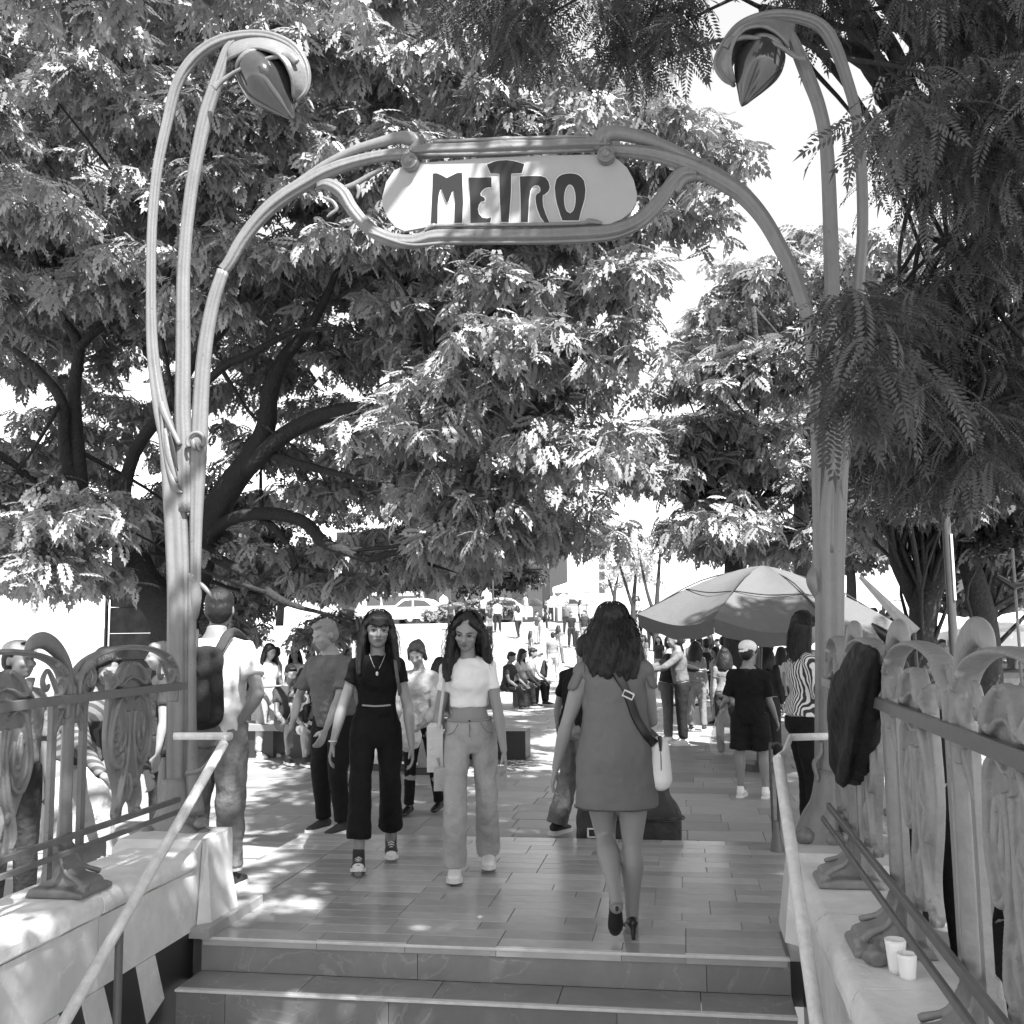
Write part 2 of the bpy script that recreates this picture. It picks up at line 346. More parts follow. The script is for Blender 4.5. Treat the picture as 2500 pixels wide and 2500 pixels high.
def lamp(c, tip, w, parent):
    c3 = oy(*c, YP); t3 = oy(*tip, YP); d = t3-c3; L = d.length; r = w*dep(*c)/F/2; path = []
    for t, q in ((-0.42, 0.25), (-0.38, 0.62), (-0.25, 0.9), (0, 1.0), (0.2, 0.97), (0.4, 0.8), (0.6, 0.57), (0.78, 0.34), (0.92, 0.17), (1.0, 0.03)):
        p = c3+d*t; path.append((*p, r*q))
    lobes = lambda a: 1+0.05*cos(4*a)
    MB().tube(cr(path, 4), 28, prof=lobes).build('lamp_globe', M['glass'], parent, smooth='all')
    mb = MB(); b0 = c3-d*0.40
    mb.tube([(*(b0-d*0.1), r*0.3), (*b0, r*0.75), (*(b0+d*0.12), r*0.9), (*(b0+d*.13), r*.8)], 20); mb.build('lamp_collar', M['iron'], parent, smooth='all')
BASES = {}
def pylon(side):
    b = oy(430, 2040, YP) if side == 'L' else oy(2030, 2060, YP)
    lab = ('pale art nouveau lamp pylon left of the steps, three stems curving to a drooping lamp' if side == 'L'
           else 'shaded art nouveau lamp pylon on the right, its upper stems tangled in tree leaves')
    t = thing('lamp_pylon', lab, 'lamp post', (b.x, YP, 0.44)); inv = lambda o: under(o, t)
    class U:  # parent proxy with inverse
        pass
    def B(mb, name, m='iron', smooth='all'): return under(mb.build(name, M[m], smooth=smooth), t)
    m = M['iron']
    if side == 'L':
        mb = MB(); stem(mb, [(437, 2010, 88, .06), (433, 1950, 62, .05), (435, 1800, 60, .05), (436, 1600, 60, .05), (436, 1450, 58, .05), (432, 1330, 58, .05), (425, 1200, 58, .05), (418, 1130, 54, .05), (408, 1060, 46, .045), (393, 1000, 38, .04), (380, 920, 32, .035), (372, 850, 29), (369, 760, 26), (369, 640, 25), (372, 540, 25), (384, 414, 26), (410, 290, 27), (432, 207, 29), (472, 145, 31), (530, 103, 30), (600, 86, 26), (660, 89, 24), (712, 112, 22), (742, 150, 20), (751, 190, 18), (744, 224, 15), (722, 245, 9)], prof=gro, n=36); B(mb, 'outer_stem')
        mb = MB(); stem(mb, [(452, 1250, 50), (450, 1100, 44), (446, 1000, 40), (447, 850, 37), (447, 700, 34), (452, 600, 32), (462, 500, 32), (475, 414, 33), (500, 290, 36), (525, 210, 34), (540, 165, 30), (556, 120, 26), (575, 96, 16)], prof=ridge, n=32); B(mb, 'middle_stem')
        mb = MB(); stem(mb, [(478, 1440, 26), (477, 1380, 28), (479, 1250, 34), (483, 1130, 42), (487, 1050, 42), (491, 960, 40), (500, 850, 37), (520, 740, 34), (545, 660, 31)], prof=ridge, n=32); B(mb, 'inner_stem')
        mb = MB(); stem(mb, [(476, 1990, 50), (470, 1900, 36), (468, 1800, 26), (467, 1600, 24), (468, 1480, 24), (470, 1400, 26)], n=12); stem(mb, [(405, 1990, 40), (398, 1900, 26), (401, 1850, 14)], n=12); B(mb, 'side_fillet')
        # slit leaf
        mb = MB(); stem(mb, [(403, 985, 12), (410, 1010, 18), (428, 1050, 14), (448, 1090, 13)], n=8); stem(mb, [(404, 1010, 9), (407, 1060, 8), (420, 1140, 12), (440, 1195, 16), (455, 1206, 6)], n=8)
        stem(mb, [(412, 1050, 8), (422, 1110, 20), (440, 1180, 10)], n=8); o = B(mb, 'leaf_relief'); o.location.y -= 0.045
        mb = MB().tube(cr([(*oy(413, 1050, YP-.062), .004, .003), (*oy(423, 1100, YP-.066), .014, .004), (*oy(434, 1150, YP-.066), .004, .003)], 5), 8); B(mb, 'slit', 'blackstone')
        # ring boss
        c = oy(478, 1078, YP-.07); mb = MB(); r = 0.052
        mb.tube([(c.x+r*cos(a), c.y, c.z+r*sin(a), 0.011) for a in np.linspace(-0.2*pi, 1.2*pi, 18)], 8); mb.ell((c.x, c.y+.02, c.z), (.045, .02, .045)); mb.tube([(c.x-.01, c.y-.01, c.z+.01, .012), (c.x-.012, c.y, c.z-.03, .014), (c.x, c.y, c.z-.05, .006)], 8); mb.tube([(c.x+.01, c.y, c.z-.01, .012), (c.x+.02, c.y, c.z-.04, .012), (c.x+.03, c.y, c.z-.06, .004)], 8)
        B(mb, 'ring_boss')
        mb = MB(); mb.tube(cr([px(470, 1395, 16), px(477, 1420, 26), px(478, 1450, 30), px(477, 1485, 24), px(476, 1508, 14), px(472, 1520, 4)], 5), 12); mb.tube(cr([px(476, 1418, 12), px(496, 1432, 13), px(512, 1450, 9), px(516, 1458, 4)], 4), 10); B(mb, 'scroll_leaf')
        # foot
        mb = MB(); stem(mb, [(428, 1900, 66, .07), (430, 1960, 84, .09), (428, 2010, 118, .11), (420, 2050, 150, .12), (420, 2062, 150, .12)], n=24); 
        for (u, v, r) in ((362, 2035, .045), (455, 2040, .06), (490, 2010, .035), (497, 2035, .035)): mb.ell(tuple(oy(u, v, YP-.09)), (r, .05, r*.9))
        mb.tube(cr([(*oy(440, 2020, YP-.1), .03), (*oy(470, 2045, YP-.12), .05), (*oy(482, 2080, YP-.12), .035), (*oy(485, 2095, YP-.12), .01)], 4), 10); B(mb, 'foot')
        outer = [(545, 108, 4), (600, 90, 4), (660, 92, 4), (712, 115, 4), (742, 150, 4), (752, 190, 4), (745, 225, 4), (722, 247, 4)]
        inner = [(560, 150, 4), (590, 150, 4), (640, 140, 4), (690, 155, 4), (712, 175, 4), (722, 195, 4), (725, 215, 4), (720, 243, 4)]
        h = hood('lamp_hood', outer, inner, None, m); 
        lampargs = ((642, 190), (716, 292), 118)
        rib = [(540, 236, 22), (556, 222, 14), (590, 199, 10), (630, 180, 9), (680, 163, 11), (718, 158, 20), (740, 175, 18)]
        base = 'left'
    else:
        mb = MB(); stem(mb, [(2030, 2000, 90, .06), (2028, 1920, 70, .05), (2028, 1750, 66, .05), (2028, 1600, 64, .05), (2027, 1400, 68, .05), (2027, 1300, 74, .05), (2034, 1180, 70, .05), (2052, 1080, 48, .045), (2072, 960, 36), (2088, 800, 30), (2100, 650, 27), (2106, 550, 27), (2103, 419, 27), (2090, 280, 27), (2066, 190, 28), (2034, 105, 32), (1996, 58, 32), (1926, 38, 30), (1861, 42, 28), (1803, 68, 26), (1762, 125, 24), (1752, 160, 20), (1768, 192, 14), (1792, 208, 8)], prof=gro, n=36); B(mb, 'outer_stem')
        mb = MB(); stem(mb, [(2022, 1350, 50), (2024, 1200, 46), (2028, 1050, 42), (2030, 900, 40), (2032, 750, 38), (2029, 605, 36), (2022, 419, 34), (2014, 326, 32), (1998, 255, 32), (1972, 186, 34), (1945, 120, 30), (1925, 70, 20)], prof=ridge, n=32); B(mb, 'middle_stem')
        mb = MB(); stem(mb, [(1992, 1440, 20), (1996, 1300, 24), (1996, 1150, 30), (1993, 1000, 32), (1985, 885, 32), (1974, 780, 30)], prof=ridge, n=32); B(mb, 'inner_stem')
        mb = MB(); stem(mb, [(2002, 2010, 46), (2000, 1930, 26), (1998, 1750, 18), (1998, 1500, 16), (1996, 1430, 18)], n=12); stem(mb, [(2058, 2010, 40), (2056, 1900, 20), (2054, 1600, 12)], n=12); B(mb, 'side_fillet')
        mb = MB(); mb.tube(cr([px(1990, 1380, 14), px(1984, 1412, 32), px(1990, 1440, 26), px(1993, 1460, 8)], 5), 12); B(mb, 'scroll_leaf')
        mb = MB(); mb.tube(cr([px(2000, 1810, 10), px(2000, 1838, 12), px(1985, 1860, 12), px(1992, 1895, 10), px(1990, 1905, 6)], 5), 10); o = B(mb, 'hook_scroll'); o.location.y -= 0.05
        mb = MB(); stem(mb, [(2028, 1880, 70, .07), (2022, 1960, 86, .09), (2010, 2010, 112, .11), (2005, 2050, 130, .13), (2005, 2064, 130, .13)], n=24)
        for (u, v, r) in ((1965, 2040, .05), (2035, 2050, .06), (2070, 2020, .035)): mb.ell(tuple(oy(u, v, YP-.09)), (r, .05, r*.8))
        B(mb, 'foot')
        outer = [(1945, 52, 4), (1900, 40, 4), (1861, 42, 4), (1803, 68, 4), (1765, 115, 4), (1752, 158, 4), (1768, 190, 4), (1790, 207, 4)]
        inner = [(1925, 120, 4), (1895, 100, 4), (1860, 90, 4), (1820, 98, 4), (1795, 120, 4), (1782, 150, 4), (1782, 180, 4), (1792, 205, 4)]
        h = hood('lamp_hood', outer, inner, None, m)
        lampargs = ((1856, 150), (1811, 260), 112)
        rib = [(1962, 165, 22), (1938, 162, 14), (1900, 138, 11), (1860, 122, 10), (1820, 116, 12), (1785, 122, 18), (1768, 140, 16)]
    under(h, t); under(bpy.data.objects[[o.name for o in bpy.data.objects if o.name.startswith('hood_rim') and o.parent is None][0]], t)
    n0 = set(bpy.data.objects); lamp(*lampargs, None)
    for o in set(bpy.data.objects)-n0: under(o, t)
    mb = MB(); stem(mb, [(u, v, w, .012, 0) for u, v, w in rib], n=12); B(mb, 'inner_rib').location.y -= 0.10
    return t
pylon('L'); pylon('R')
# ---- sign
c0 = oy(1240, 470, YP)
sg = thing('metro_sign', 'METRO sign panel held in cast iron arch between the two lamp pylons', 'sign', (c0.x, YP, c0.z))
def SB(mb, name, m='iron', smooth='all', par=sg, **kw): return under(mb.build(name, M[m], smooth=smooth, **kw), par)
mb = MB(); stem(mb, [(545, 660, 31), (560, 640, 31), (592, 585, 34), (640, 525, 38), (690, 482, 40), (750, 445, 38), (800, 418, 36), (860, 397, 32), (930, 381, 30), (985, 376, 30), (1005, 380, 26)], prof=ridge, n=32); SB(mb, 'arch_arm')
mb = MB(); stem(mb, [(690, 470, 14), (740, 437, 18), (800, 398, 20), (870, 365, 22), (930, 347, 26), (975, 336, 30), (1005, 340, 36), (1018, 352, 34), (1008, 375, 28)], n=14); SB(mb, 'arch_strand')
mb = MB(); stem(mb, [(1974, 780, 30), (1960, 735, 32), (1935, 665, 34), (1900, 595, 36), (1861, 530, 38), (1815, 478, 42), (1770, 447, 44), (1700, 410, 42), (1640, 388, 38), (1580, 374, 36), (1500, 368, 30), (1480, 372, 26)], prof=ridge, n=32); SB(mb, 'arch_arm')
mb = MB(); stem(mb, [(1915, 640, 12), (1880, 560, 18), (1830, 492, 20), (1770, 432, 22), (1690, 388, 24), (1620, 355, 28), (1560, 335, 34), (1500, 325, 38), (1470, 335, 44), (1465, 360, 34)], n=14); SB(mb, 'arch_strand')
for (u, v, r) in ((1002, 398, .052), (1480, 382, .05)):
    p = oy(u, v, YP-.03); mb = MB().ell(tuple(p), (r, r, r)); mb.ell((p.x, p.y-r*.75, p.z), (r*.55, r*.5, r*.55)); mb.tube([(p.x+r*.8*cos(a), p.y-r*.6, p.z+r*.8*sin(a), .008) for a in np.linspace(0, 2*pi, 16)], 6); SB(mb, 'knob')
mb = MB(); stem(mb, [(1010, 372, 36, .045), (1060, 368, 38, .045), (1150, 364, 38, .04), (1236, 361, 44, .05), (1320, 357, 38, .04), (1400, 354, 36, .045), (1475, 352, 38, .045)], prof=ridge, n=32); SB(mb, 'top_beam')
mb = MB(); stem(mb, [(1060, 352, 10), (1200, 346, 10), (1236, 346, 16), (1270, 344, 10), (1430, 339, 10)], n=8); stem(mb, [(1030, 384, 9), (1200, 381, 9), (1450, 371, 9)], n=8); o = SB(mb, 'beam_moulding'); o.location.y -= .03
mb = MB(); stem(mb, [(775, 455, 20), (800, 450, 30), (835, 470, 34), (860, 510, 32), (900, 556, 32), (950, 584, 34), (1010, 590, 36), (1062, 578, 42), (1150, 577, 42), (1300, 576, 42), (1420, 572, 44), (1500, 565, 42), (1560, 540, 40), (1606, 496, 36), (1640, 450, 36), (1665, 425, 40), (1700, 420, 40)], prof=ridge, n=32); SB(mb, 'lower_frame')
mb = MB(); stem(mb, [(1040, 568, 8), (1060, 556, 12), (1090, 556, 9), (1300, 553, 9), (1420, 550, 9), (1440, 545, 14), (1470, 550, 8)], n=8); stem(mb, [(900, 570, 6), (1000, 602, 8), (1100, 597, 8), (1300, 596, 8), (1480, 588, 8), (1560, 562, 6)], n=8); o = SB(mb, 'frame_moulding'); o.location.y -= .03
for q_ in ([(830, 462, 14), (862, 452, 16), (900, 430, 14), (935, 412, 10)], [(865, 445, 10), (876, 462, 12), (872, 486, 6)], [(790, 482, 8), (812, 492, 10), (822, 510, 10), (808, 522, 10), (798, 530, 5)], [(1650, 470, 18), (1668, 440, 26), (1700, 432, 22), (1730, 440, 10)]): mb = MB(); stem(mb, q_, n=8); SB(mb, 'bracket_scroll')
Q = lambda a, b: oy(800+a/2.147, 200+b/2.147, YP)
def T3(a, b, d): p = Q(a, b); return Vector((p.x, YP+d, p.z))
panel = [(350, 470), (310, 530), (288, 610), (292, 660), (320, 720), (360, 765), (405, 786), (520, 765), (800, 762), (1100, 755), (1380, 748), (1470, 752), (1540, 725), (1590, 685), (1616, 640), (1622, 590), (1605, 520), (1570, 455), (1520, 410), (1450, 385), (1100, 392), (800, 405), (480, 430), (400, 445)]
pn = MB().prism(panel, T3, -0.012, 0.012).build('sign_panel', M['panel'], sg); pn.matrix_parent_inverse = Matrix.Translation(-Vector(sg.location))
L = {'M': [(545,748),(550,640),(554,560),(556,486),(578,486),(603,497),(628,511),(656,497),(684,484),(708,484),(711,560),(714,640),(708,745),(668,745),(671,640),(664,575),(656,580),(647,605),(638,630),(628,640),(618,618),(608,590),(600,567),(595,567),(586,600),(581,650),(580,748)],
 'E': [(742,508),(862,508),(862,560),(850,558),(830,562),(812,575),(803,592),(806,605),(822,612),(828,621),(824,630),(808,632),(795,650),(790,675),(797,700),(815,718),(840,722),(860,716),(856,742),(752,745),(750,620)],
 'T': [(838,441),(870,427),(905,420),(940,418),(985,424),(1033,438),(1020,484),(965,487),(962,600),(952,740),(912,740),(905,600),(903,487),(856,486)],
 'R': [(1010,503),(1080,500),(1120,501),(1145,510),(1160,530),(1166,560),(1158,580),(1145,592),(1130,600),(1128,625),(1132,660),(1145,700),(1165,745),(1140,745),(1118,715),(1102,675),(1094,640),(1092,610),(1098,594),(1110,590),(1118,578),(1116,560),(1105,549),(1090,548),(1075,556),(1065,575),(1058,620),(1052,740),(1015,740),(1014,620)]}
def offs(poly, k):
    c = len(poly); out = []
    ar = sum(poly[i][0]*poly[(i+1) % c][1]-poly[(i+1) % c][0]*poly[i][1] for i in range(c)); sg_ = 1 if ar > 0 else -1
    for i in range(c):
        a = Vector(poly[i-1]); b = Vector(poly[i]); d = Vector(poly[(i+1) % c]); e1 = (b-a).normalized(); e2 = (d-b).normalized(); nn = (Vector((e1.y, -e1.x))+Vector((e2.y, -e2.x)))
        nn = nn.normalized() if nn.length > 1e-6 else Vector((e1.y, -e1.x)); out.append(tuple(b+nn*k*sg_))
    return out
def letter(name_poly, inner=None):
    for k, m, d0, d1, nm in ((5, 'halo', -0.0155, -0.0125, 'letter_outline'), (0, 'letter', -0.020, -0.0157, 'letter')):
        if inner is None: mb = MB().prism(offs(name_poly, k) if k else name_poly, T3, d0, d1)
        else:
            a = offs(name_poly, k) if k else name_poly; b = [(inner[0]+(inner[2]-k)*cos(t), inner[1]+(inner[3]-k)*sin(t)) for t in np.linspace(0, 2*pi, len(a)+1)[:-1]]
            # match starting angle
            a0 = math.atan2(a[0][1]-inner[1], a[0][0]-inner[0]); n = len(a)
            b = []
            for p in a: an = math.atan2((p[1]-inner[1])/1.6, p[0]-inner[0]); b.append((inner[0]+(inner[2]-k)*cos(an), inner[1]+(inner[3]-k)*sin(an)))
            vs = [T3(*p, d0) for p in a]+[T3(*p, d0) for p in b]+[T3(*p, d1) for p in a]+[T3(*p, d1) for p in b]; fs = []
            for i in range(n):
                j = (i+1) % n; fs += [(i, j, n+j, n+i), (2*n+i, 2*n+j, 3*n+j, 3*n+i), (i, j, 2*n+j, 2*n+i), (n+i, n+j, 3*n+j, 3*n+i)]
            mb = MB().add(vs, fs)
        under(mb.build(nm, M[m]), sg)
for q in L.values(): letter(q)
O = [(1192,560),(1200,520),(1213,504),(1230,494),(1250,489),(1272,487),(1295,489),(1315,495),(1332,508),(1345,525),(1353,570),(1348,620),(1340,650),(1330,680),(1318,732),(1275,732),(1232,732),(1222,705),(1215,680),(1205,650),(1197,610)]
letter(O, (1271, 620, 31, 76))
# ================================================================== BALUSTRADES
def balustrade(side):
    if side == 'L': x, s, posts, y_end, lab = -2.67, -1, [4.17, 3.24, 2.31], 5.22, 'cast iron balustrade with arched tops and scrolled shields on the left parapet'
    else: x, s, posts, y_end, lab = 0.70, 1, [4.68, 3.78, 2.86, 1.94], 5.30, 'weathered cast iron balustrade with arched tops and scrolled shields on the right parapet'
    im = M['iron'] if side == 'L' else M['iron2']
    t = thing('balustrade', lab, 'railing', (x, 3.5, 0.43))
    def B(mb, name, m=None, smooth='all'): return under(mb.build(name, m or im, smooth=smooth), t)
    I = -s  # towards the steps
    # rails
    B(MB().box(x+I*.035-.012, x+I*.035+.012, 0.6, y_end-.05, 1.222, 1.262, .004), 'top_rail', M['rail'], False)
    B(MB().box(x+I*.05-.01, x+I*.05+.01, 0.6, y_end-.12, .648, .674, .003), 'lower_rail', M['rail'], False)
    B(MB().box(x+I*.085-.008, x+I*.085+.008, 0.6, y_end-.16, .60, .622, .003), 'lower_rail', M['rail'], False)
    B(MB().box(x+I*.052-.004, x+I*.052+.004, 0.6, y_end-.12, .652, .670, 0), 'rail_web', M['rail'], False)
    edges = [y_end-.08]+posts+[posts[-1]-.93]
    def FB(mb, name, vox=.0055): return under(fused(mb, name, im, None, vox, 0), t)
    for a, b in zip(edges[1:], edges[:-1]):
        # arched band
        c = (a+b)/2; hw = (b-a)/2-0.035; pts = []
        for q in np.linspace(0, pi, 23):
            sn = sin(q)**0.62; pts.append((x, c+hw*cos(q), 1.25+0.205*sn, 0.012, 0.038))
        pts = [(x, c+hw*1.0, 1.16, .014, .03)]+pts+[(x, c-hw*1.0, 1.16, .014, .03)]
        mb = MB().tube(pts, 10, ref=(1, 0, 0))
        for sg_ in (-1, 1):   # little beads and a curl where the arch meets the post
            for q in range(4):
                an = 0.42+q*.085; y0 = c+sg_*hw*cos(an); z0 = 1.25+.205*sin(an)**.62
                mb.ell((x+I*.03, y0, z0-.012), (.012, .012, .012+.001*q), nu=8, nv=6)
            mb.tube(cr([(x, c+sg_*(hw-.03), 1.24, .014), (x, c+sg_*(hw-.09), 1.33, .012), (x, c+sg_*(hw-.13), 1.37, .01), (x, c+sg_*(hw-.16), 1.33, .012), (x, c+sg_*(hw-.14), 1.29, .014), (x, c+sg_*(hw-.11), 1.31, .008)], 5), 8, ref=(1, 0, 0))
            mb.tube(cr([(x, c+sg_*(hw-.05), 1.24, .02), (x, c+sg_*(hw-.02), 1.30, .026), (x, c+sg_*(hw+.0), 1.36, .012)], 4), 8, ref=(1, 0, 0))
        FB(mb, 'arch_band')
        shield(c, x, I, FB)
    for py in posts:
        # post
        mb = MB(); mb.tube(cr([(x, py, 0.50, .035, .03), (x, py, .62, .036, .03), (x, py, .75, .03, .028), (x, py, 1.0, .03, .026), (x, py, 1.18, .032, .026), (x, py, 1.26, .05, .03), (x, py, 1.30, .035, .026)], 4), 14, ref=(1, 0, 0), prof=lambda a: 1+.08*cos(4*a)); B(mb, 'post')
        mb = MB()
        mb.tube(cr([(x, py, 1.25, .03, .026), (x, py-.005, 1.33, .024, .022), (x, py-.04, 1.40, .028, .024), (x, py-.11, 1.46, .036, .028), (x, py-.19, 1.495, .038, .028), (x, py-.26, 1.49, .032, .026), (x, py-.295, 1.46, .02, .02), (x, py-.29, 1.435, .008, .01)], 6), 14, ref=(1, 0, 0), prof=lambda a: 1-.22*math.exp(-((a-pi/2)/.5)**2)-.22*math.exp(-((a-3*pi/2)/.5)**2))
        mb.tube(cr([(x, py+.0, 1.33, .016), (x, py+.055, 1.375, .014), (x, py+.095, 1.40, .010), (x, py+.11, 1.395, .005)], 5), 10, ref=(1, 0, 0))
        FB(mb, 'finial')
        for dy in (-.115, .115):
            B(MB().box(x-.011, x+.011, py+dy-.018, py+dy+.018, .50 if side == 'L' else .46, 1.222), 'baluster', None, False)
        mb = MB()
        for dy in (-.115, .115): mb.tube(cr([(x, py+dy*.5, 1.2, .012, .02), (x, py+dy*.8, 1.14, .02, .02), (x, py+dy, 1.08, .012, .014)], 4), 8, ref=(1, 0, 0))
        mb.box(x-.006, x+.006, py-.11, py+.11, 1.13, 1.20); FB(mb, 'post_bracket', .005)
        # foot: a flared bracket reaching towards the steps
        mb = MB(); pr = cr([(-.045, .64), (-.01, .645), (.03, .60), (.05, .545), (.085, .51), (.135, .497), (.165, .48), (.168, .434)], 4); pr = [tuple(q) for q in pr]+[(-.06, .434), (-.055, .54)]
        mb.prism(pr, lambda a, z, d: (x+I*a, py-.02+d*(1+.6*max(0, (.56-z)/.12)), z), -.045, .045)
        mb.prism([(-.08, .431), (.185, .431), (.18, .452), (.10, .468), (-.06, .468)], lambda a, z, d: (x+I*a, py-.02+d, z), -.13, .11)
        mb.tube(cr([(x+I*.02, py-.07, .62, .008), (x+I*.06, py-.085, .53, .010), (x+I*.12, py-.10, .50, .014), (x+I*.15, py-.10, .475, .016)], 4), 8); mb.tube(cr([(x+I*.02, py+.03, .62, .008), (x+I*.06, py+.05, .53, .010), (x+I*.13, py+.075, .495, .014)], 4), 8)
        mb.ell((x+I*.165, py-.10, .47), (.02, .024, .018), nu=10, nv=8); mb.tube([(x, py, .60, .036), (x, py, .75, .03)], 12)
        FB(mb, 'post_foot', .007)
    return t
def shield(c, x, I, B):
    out = [(0, .735), (.04, .70), (.05, .66), (.09, .645), (.115, .68), (.10, .73), (.11, .80), (.16, .90), (.195, 1.0), (.20, 1.08), (.19, 1.16), (.185, 1.24), (.19, 1.30), (.205, 1.345), (.15, 1.335), (.13, 1.30), (.09, 1.355), (.045, 1.385), (0, 1.375)]
    poly = [(c+a, z) for a, z in out]+[(c-a, z) for a, z in reversed(out[1:-1])]
    sm = cr(poly+[poly[0]], 3); sm = [tuple(p) for p in sm[:-1]]
    mb = MB().prism(sm, lambda a, b, d: (x+d, a, b), -.013, .013)
    X = x+I*.014
    def T(pts, k=1.0): mb.tube(cr([(X, c+a, z, r*k*1.0, r*k*2.0) for a, z, r in pts], 5), 8, ref=(1, 0, 0))
    for m in (1, -1):
        T([(m*.03, 1.19, .007), (m*.08, 1.22, .011), (m*.13, 1.19, .014), (m*.165, 1.10, .012), (m*.175, 1.0, .012), (m*.15, .93, .012), (m*.11, .895, .014), (m*.07, .92, .010), (m*.06, .97, .006)])
        T([(m*.03, 1.15, .012), (m*.02, 1.05, .010), (m*.03, .95, .012), (m*.045, .88, .012), (m*.075, .80, .012), (m*.09, .72, .012), (m*.08, .68, .008)])
        T([(m*.12, 1.13, .006), (m*.10, 1.05, .014), (m*.115, .99, .006)]); T([(m*.08, 1.10, .005), (m*.06, 1.02, .012), (m*.08, .96, .005)])
        T([(m*.19, 1.25, .008), (m*.15, 1.28, .012), (m*.10, 1.275, .012), (m*.05, 1.30, .010), (m*.0, 1.31, .008)])
        T([(m*.16, 1.33, .008), (m*.13, 1.29, .016), (m*.09, 1.34, .015), (m*.04, 1.375, .010)])
        for q in range(5): mb.ell((X, c+m*(.135-.008*q), 1.09-.033*q), (.010, .013, .013), nu=8, nv=6)
        mb.ell((X, c+m*.055, .80), (.014, .016, .022), nu=8, nv=6); mb.ell((X, c+m*.095, .665), (.016, .022, .022), nu=8, nv=6)
    T([(0, .86, .006), (0, .80, .014), (0, .73, .008)])
    B(mb, 'shield', .0042)
balustrade('L'); balustrade('R')
# ================================================================== HANDRAILS
def handrail(side):
    if side == 'L':
        x = -2.36; t = thing('handrail', 'scuffed pale tubular handrail sloping down beside the left parapet', 'handrail', (x, 4.6, 0)); a = (x, 5.06, .95); b = (x, 3.0, -.42)
        under(MB().tube([(*a, .024), (*b, .024)], 14, ref=(1, 0, 0)).build('rail_tube', M['tube'], smooth=True), t)
        under(MB().tube([(x, 4.10, .32, .017), (x, 4.10, -.62, .017)], 12).build('rail_post', M['rail'], smooth=True), t)
        under(MB().tube([(x, 5.05, .97, .01, .016), (x, 5.07, .975, .014, .02), (x-.02, 5.19, .975, .014, .02), (x-.36, 5.22, .97, .01, .02)], 10, ref=(0, 0, 1)).build('wall_bracket', M['tube'], smooth=True), t)
        under(MB().tube(cr([(x-.27, 5.20, .78, .015), (x-.18, 5.18, .8, .012), (x-.12, 5.16, .86, .008)], 4), 8).build('bracket_fin', M['iron'], smooth='all'), t)
    else:
        x = 0.375; t = thing('handrail', 'scuffed pale tubular handrail sloping down beside the right parapet', 'handrail', (x, 4.6, 0)); a = (x, 4.55, .955); b = (x, 2.55, -.4)
        under(MB().tube([(*a, .024), (*b, .024)], 14, ref=(1, 0, 0)).build('rail_tube', M['tube'], smooth=True), t)
        under(MB().tube([(x, 4.53, .965, .012, .016), (x+.03, 4.60, .972, .012, .018), (x+.12, 5.25, .972, .012, .018), (x+.30, 5.3, .972, .01, .018)], 10, ref=(0, 0, 1)).build('wall_bracket', M['tube'], smooth=True), t)
        under(MB().tube([(x+.01, 3.55, .25, .017), (x+.01, 3.55, -.9, .017)], 12).build('rail_post', M['rail'], smooth=True), t)
handrail('L'); handrail('R')
# black hairpin rail standing on the landing beyond the right pylon
p = oz(1897, 2078, 0); t = thing('hairpin_stand', 'thin black hairpin metal stand at the landing edge beside the right pylon', 'stand', (p.x, p.y, 0))
q = oy(1897, 1815, p.y)
under(MB().tube(cr([(p.x-.02, p.y, .0, .009), (p.x-.02, p.y, q.z-.06, .009), (p.x, p.y, q.z-.01, .009), (p.x+.04, p.y, q.z, .009), (p.x+.07, p.y, q.z-.05, .009), (p.x+.03, p.y, q.z-.12, .009), (p.x+.02, p.y, .3, .009), (p.x+.02, p.y, .0, .009)], 6), 8).build('hairpin_bar', M['darktube'], smooth='all'), t)
under(MB().tube([(p.x, p.y, 0, .045), (p.x, p.y, .16, .022), (p.x, p.y, .2, .02)], 10).build('foot_sleeve', M['rail'], smooth=True), t)
# torn paper cup and crumpled bag on the right coping
p = oz(2190, 2375, .43)
t = thing('paper_cup', 'taller white paper cup standing on the right coping beside a crumpled bag', 'cup', (p.x, p.y, .43))
def cup(name, dx, dy, h, n=24, cut=None):
    mb = MB(); vs = []; fs = []; K = 6
    for i in range(K+1):
        for j in range(n):
            a = 2*pi*j/n; hh = h; 
            if cut and cut[0] < j < cut[1]: hh = h*.62
            z = hh*i/K; r = .023+.010*z/.1; vs.append((dx+r*cos(a), dy+r*sin(a), z))
    fs = [(i*n+j, i*n+(j+1) % n, (i+1)*n+(j+1) % n, (i+1)*n+j) for i in range(K) for j in range(n)]+[tuple(range(n))]
    o = mb.add(vs, fs).build(name, M['white'], t, smooth='all'); m_ = o.modifiers.new('t', 'SOLIDIFY'); m_.thickness = .0012
M['white'] = mat('white_paper', 0.8, 0.6, bump=0.1)
cup('cup_body', 0, 0, .10)

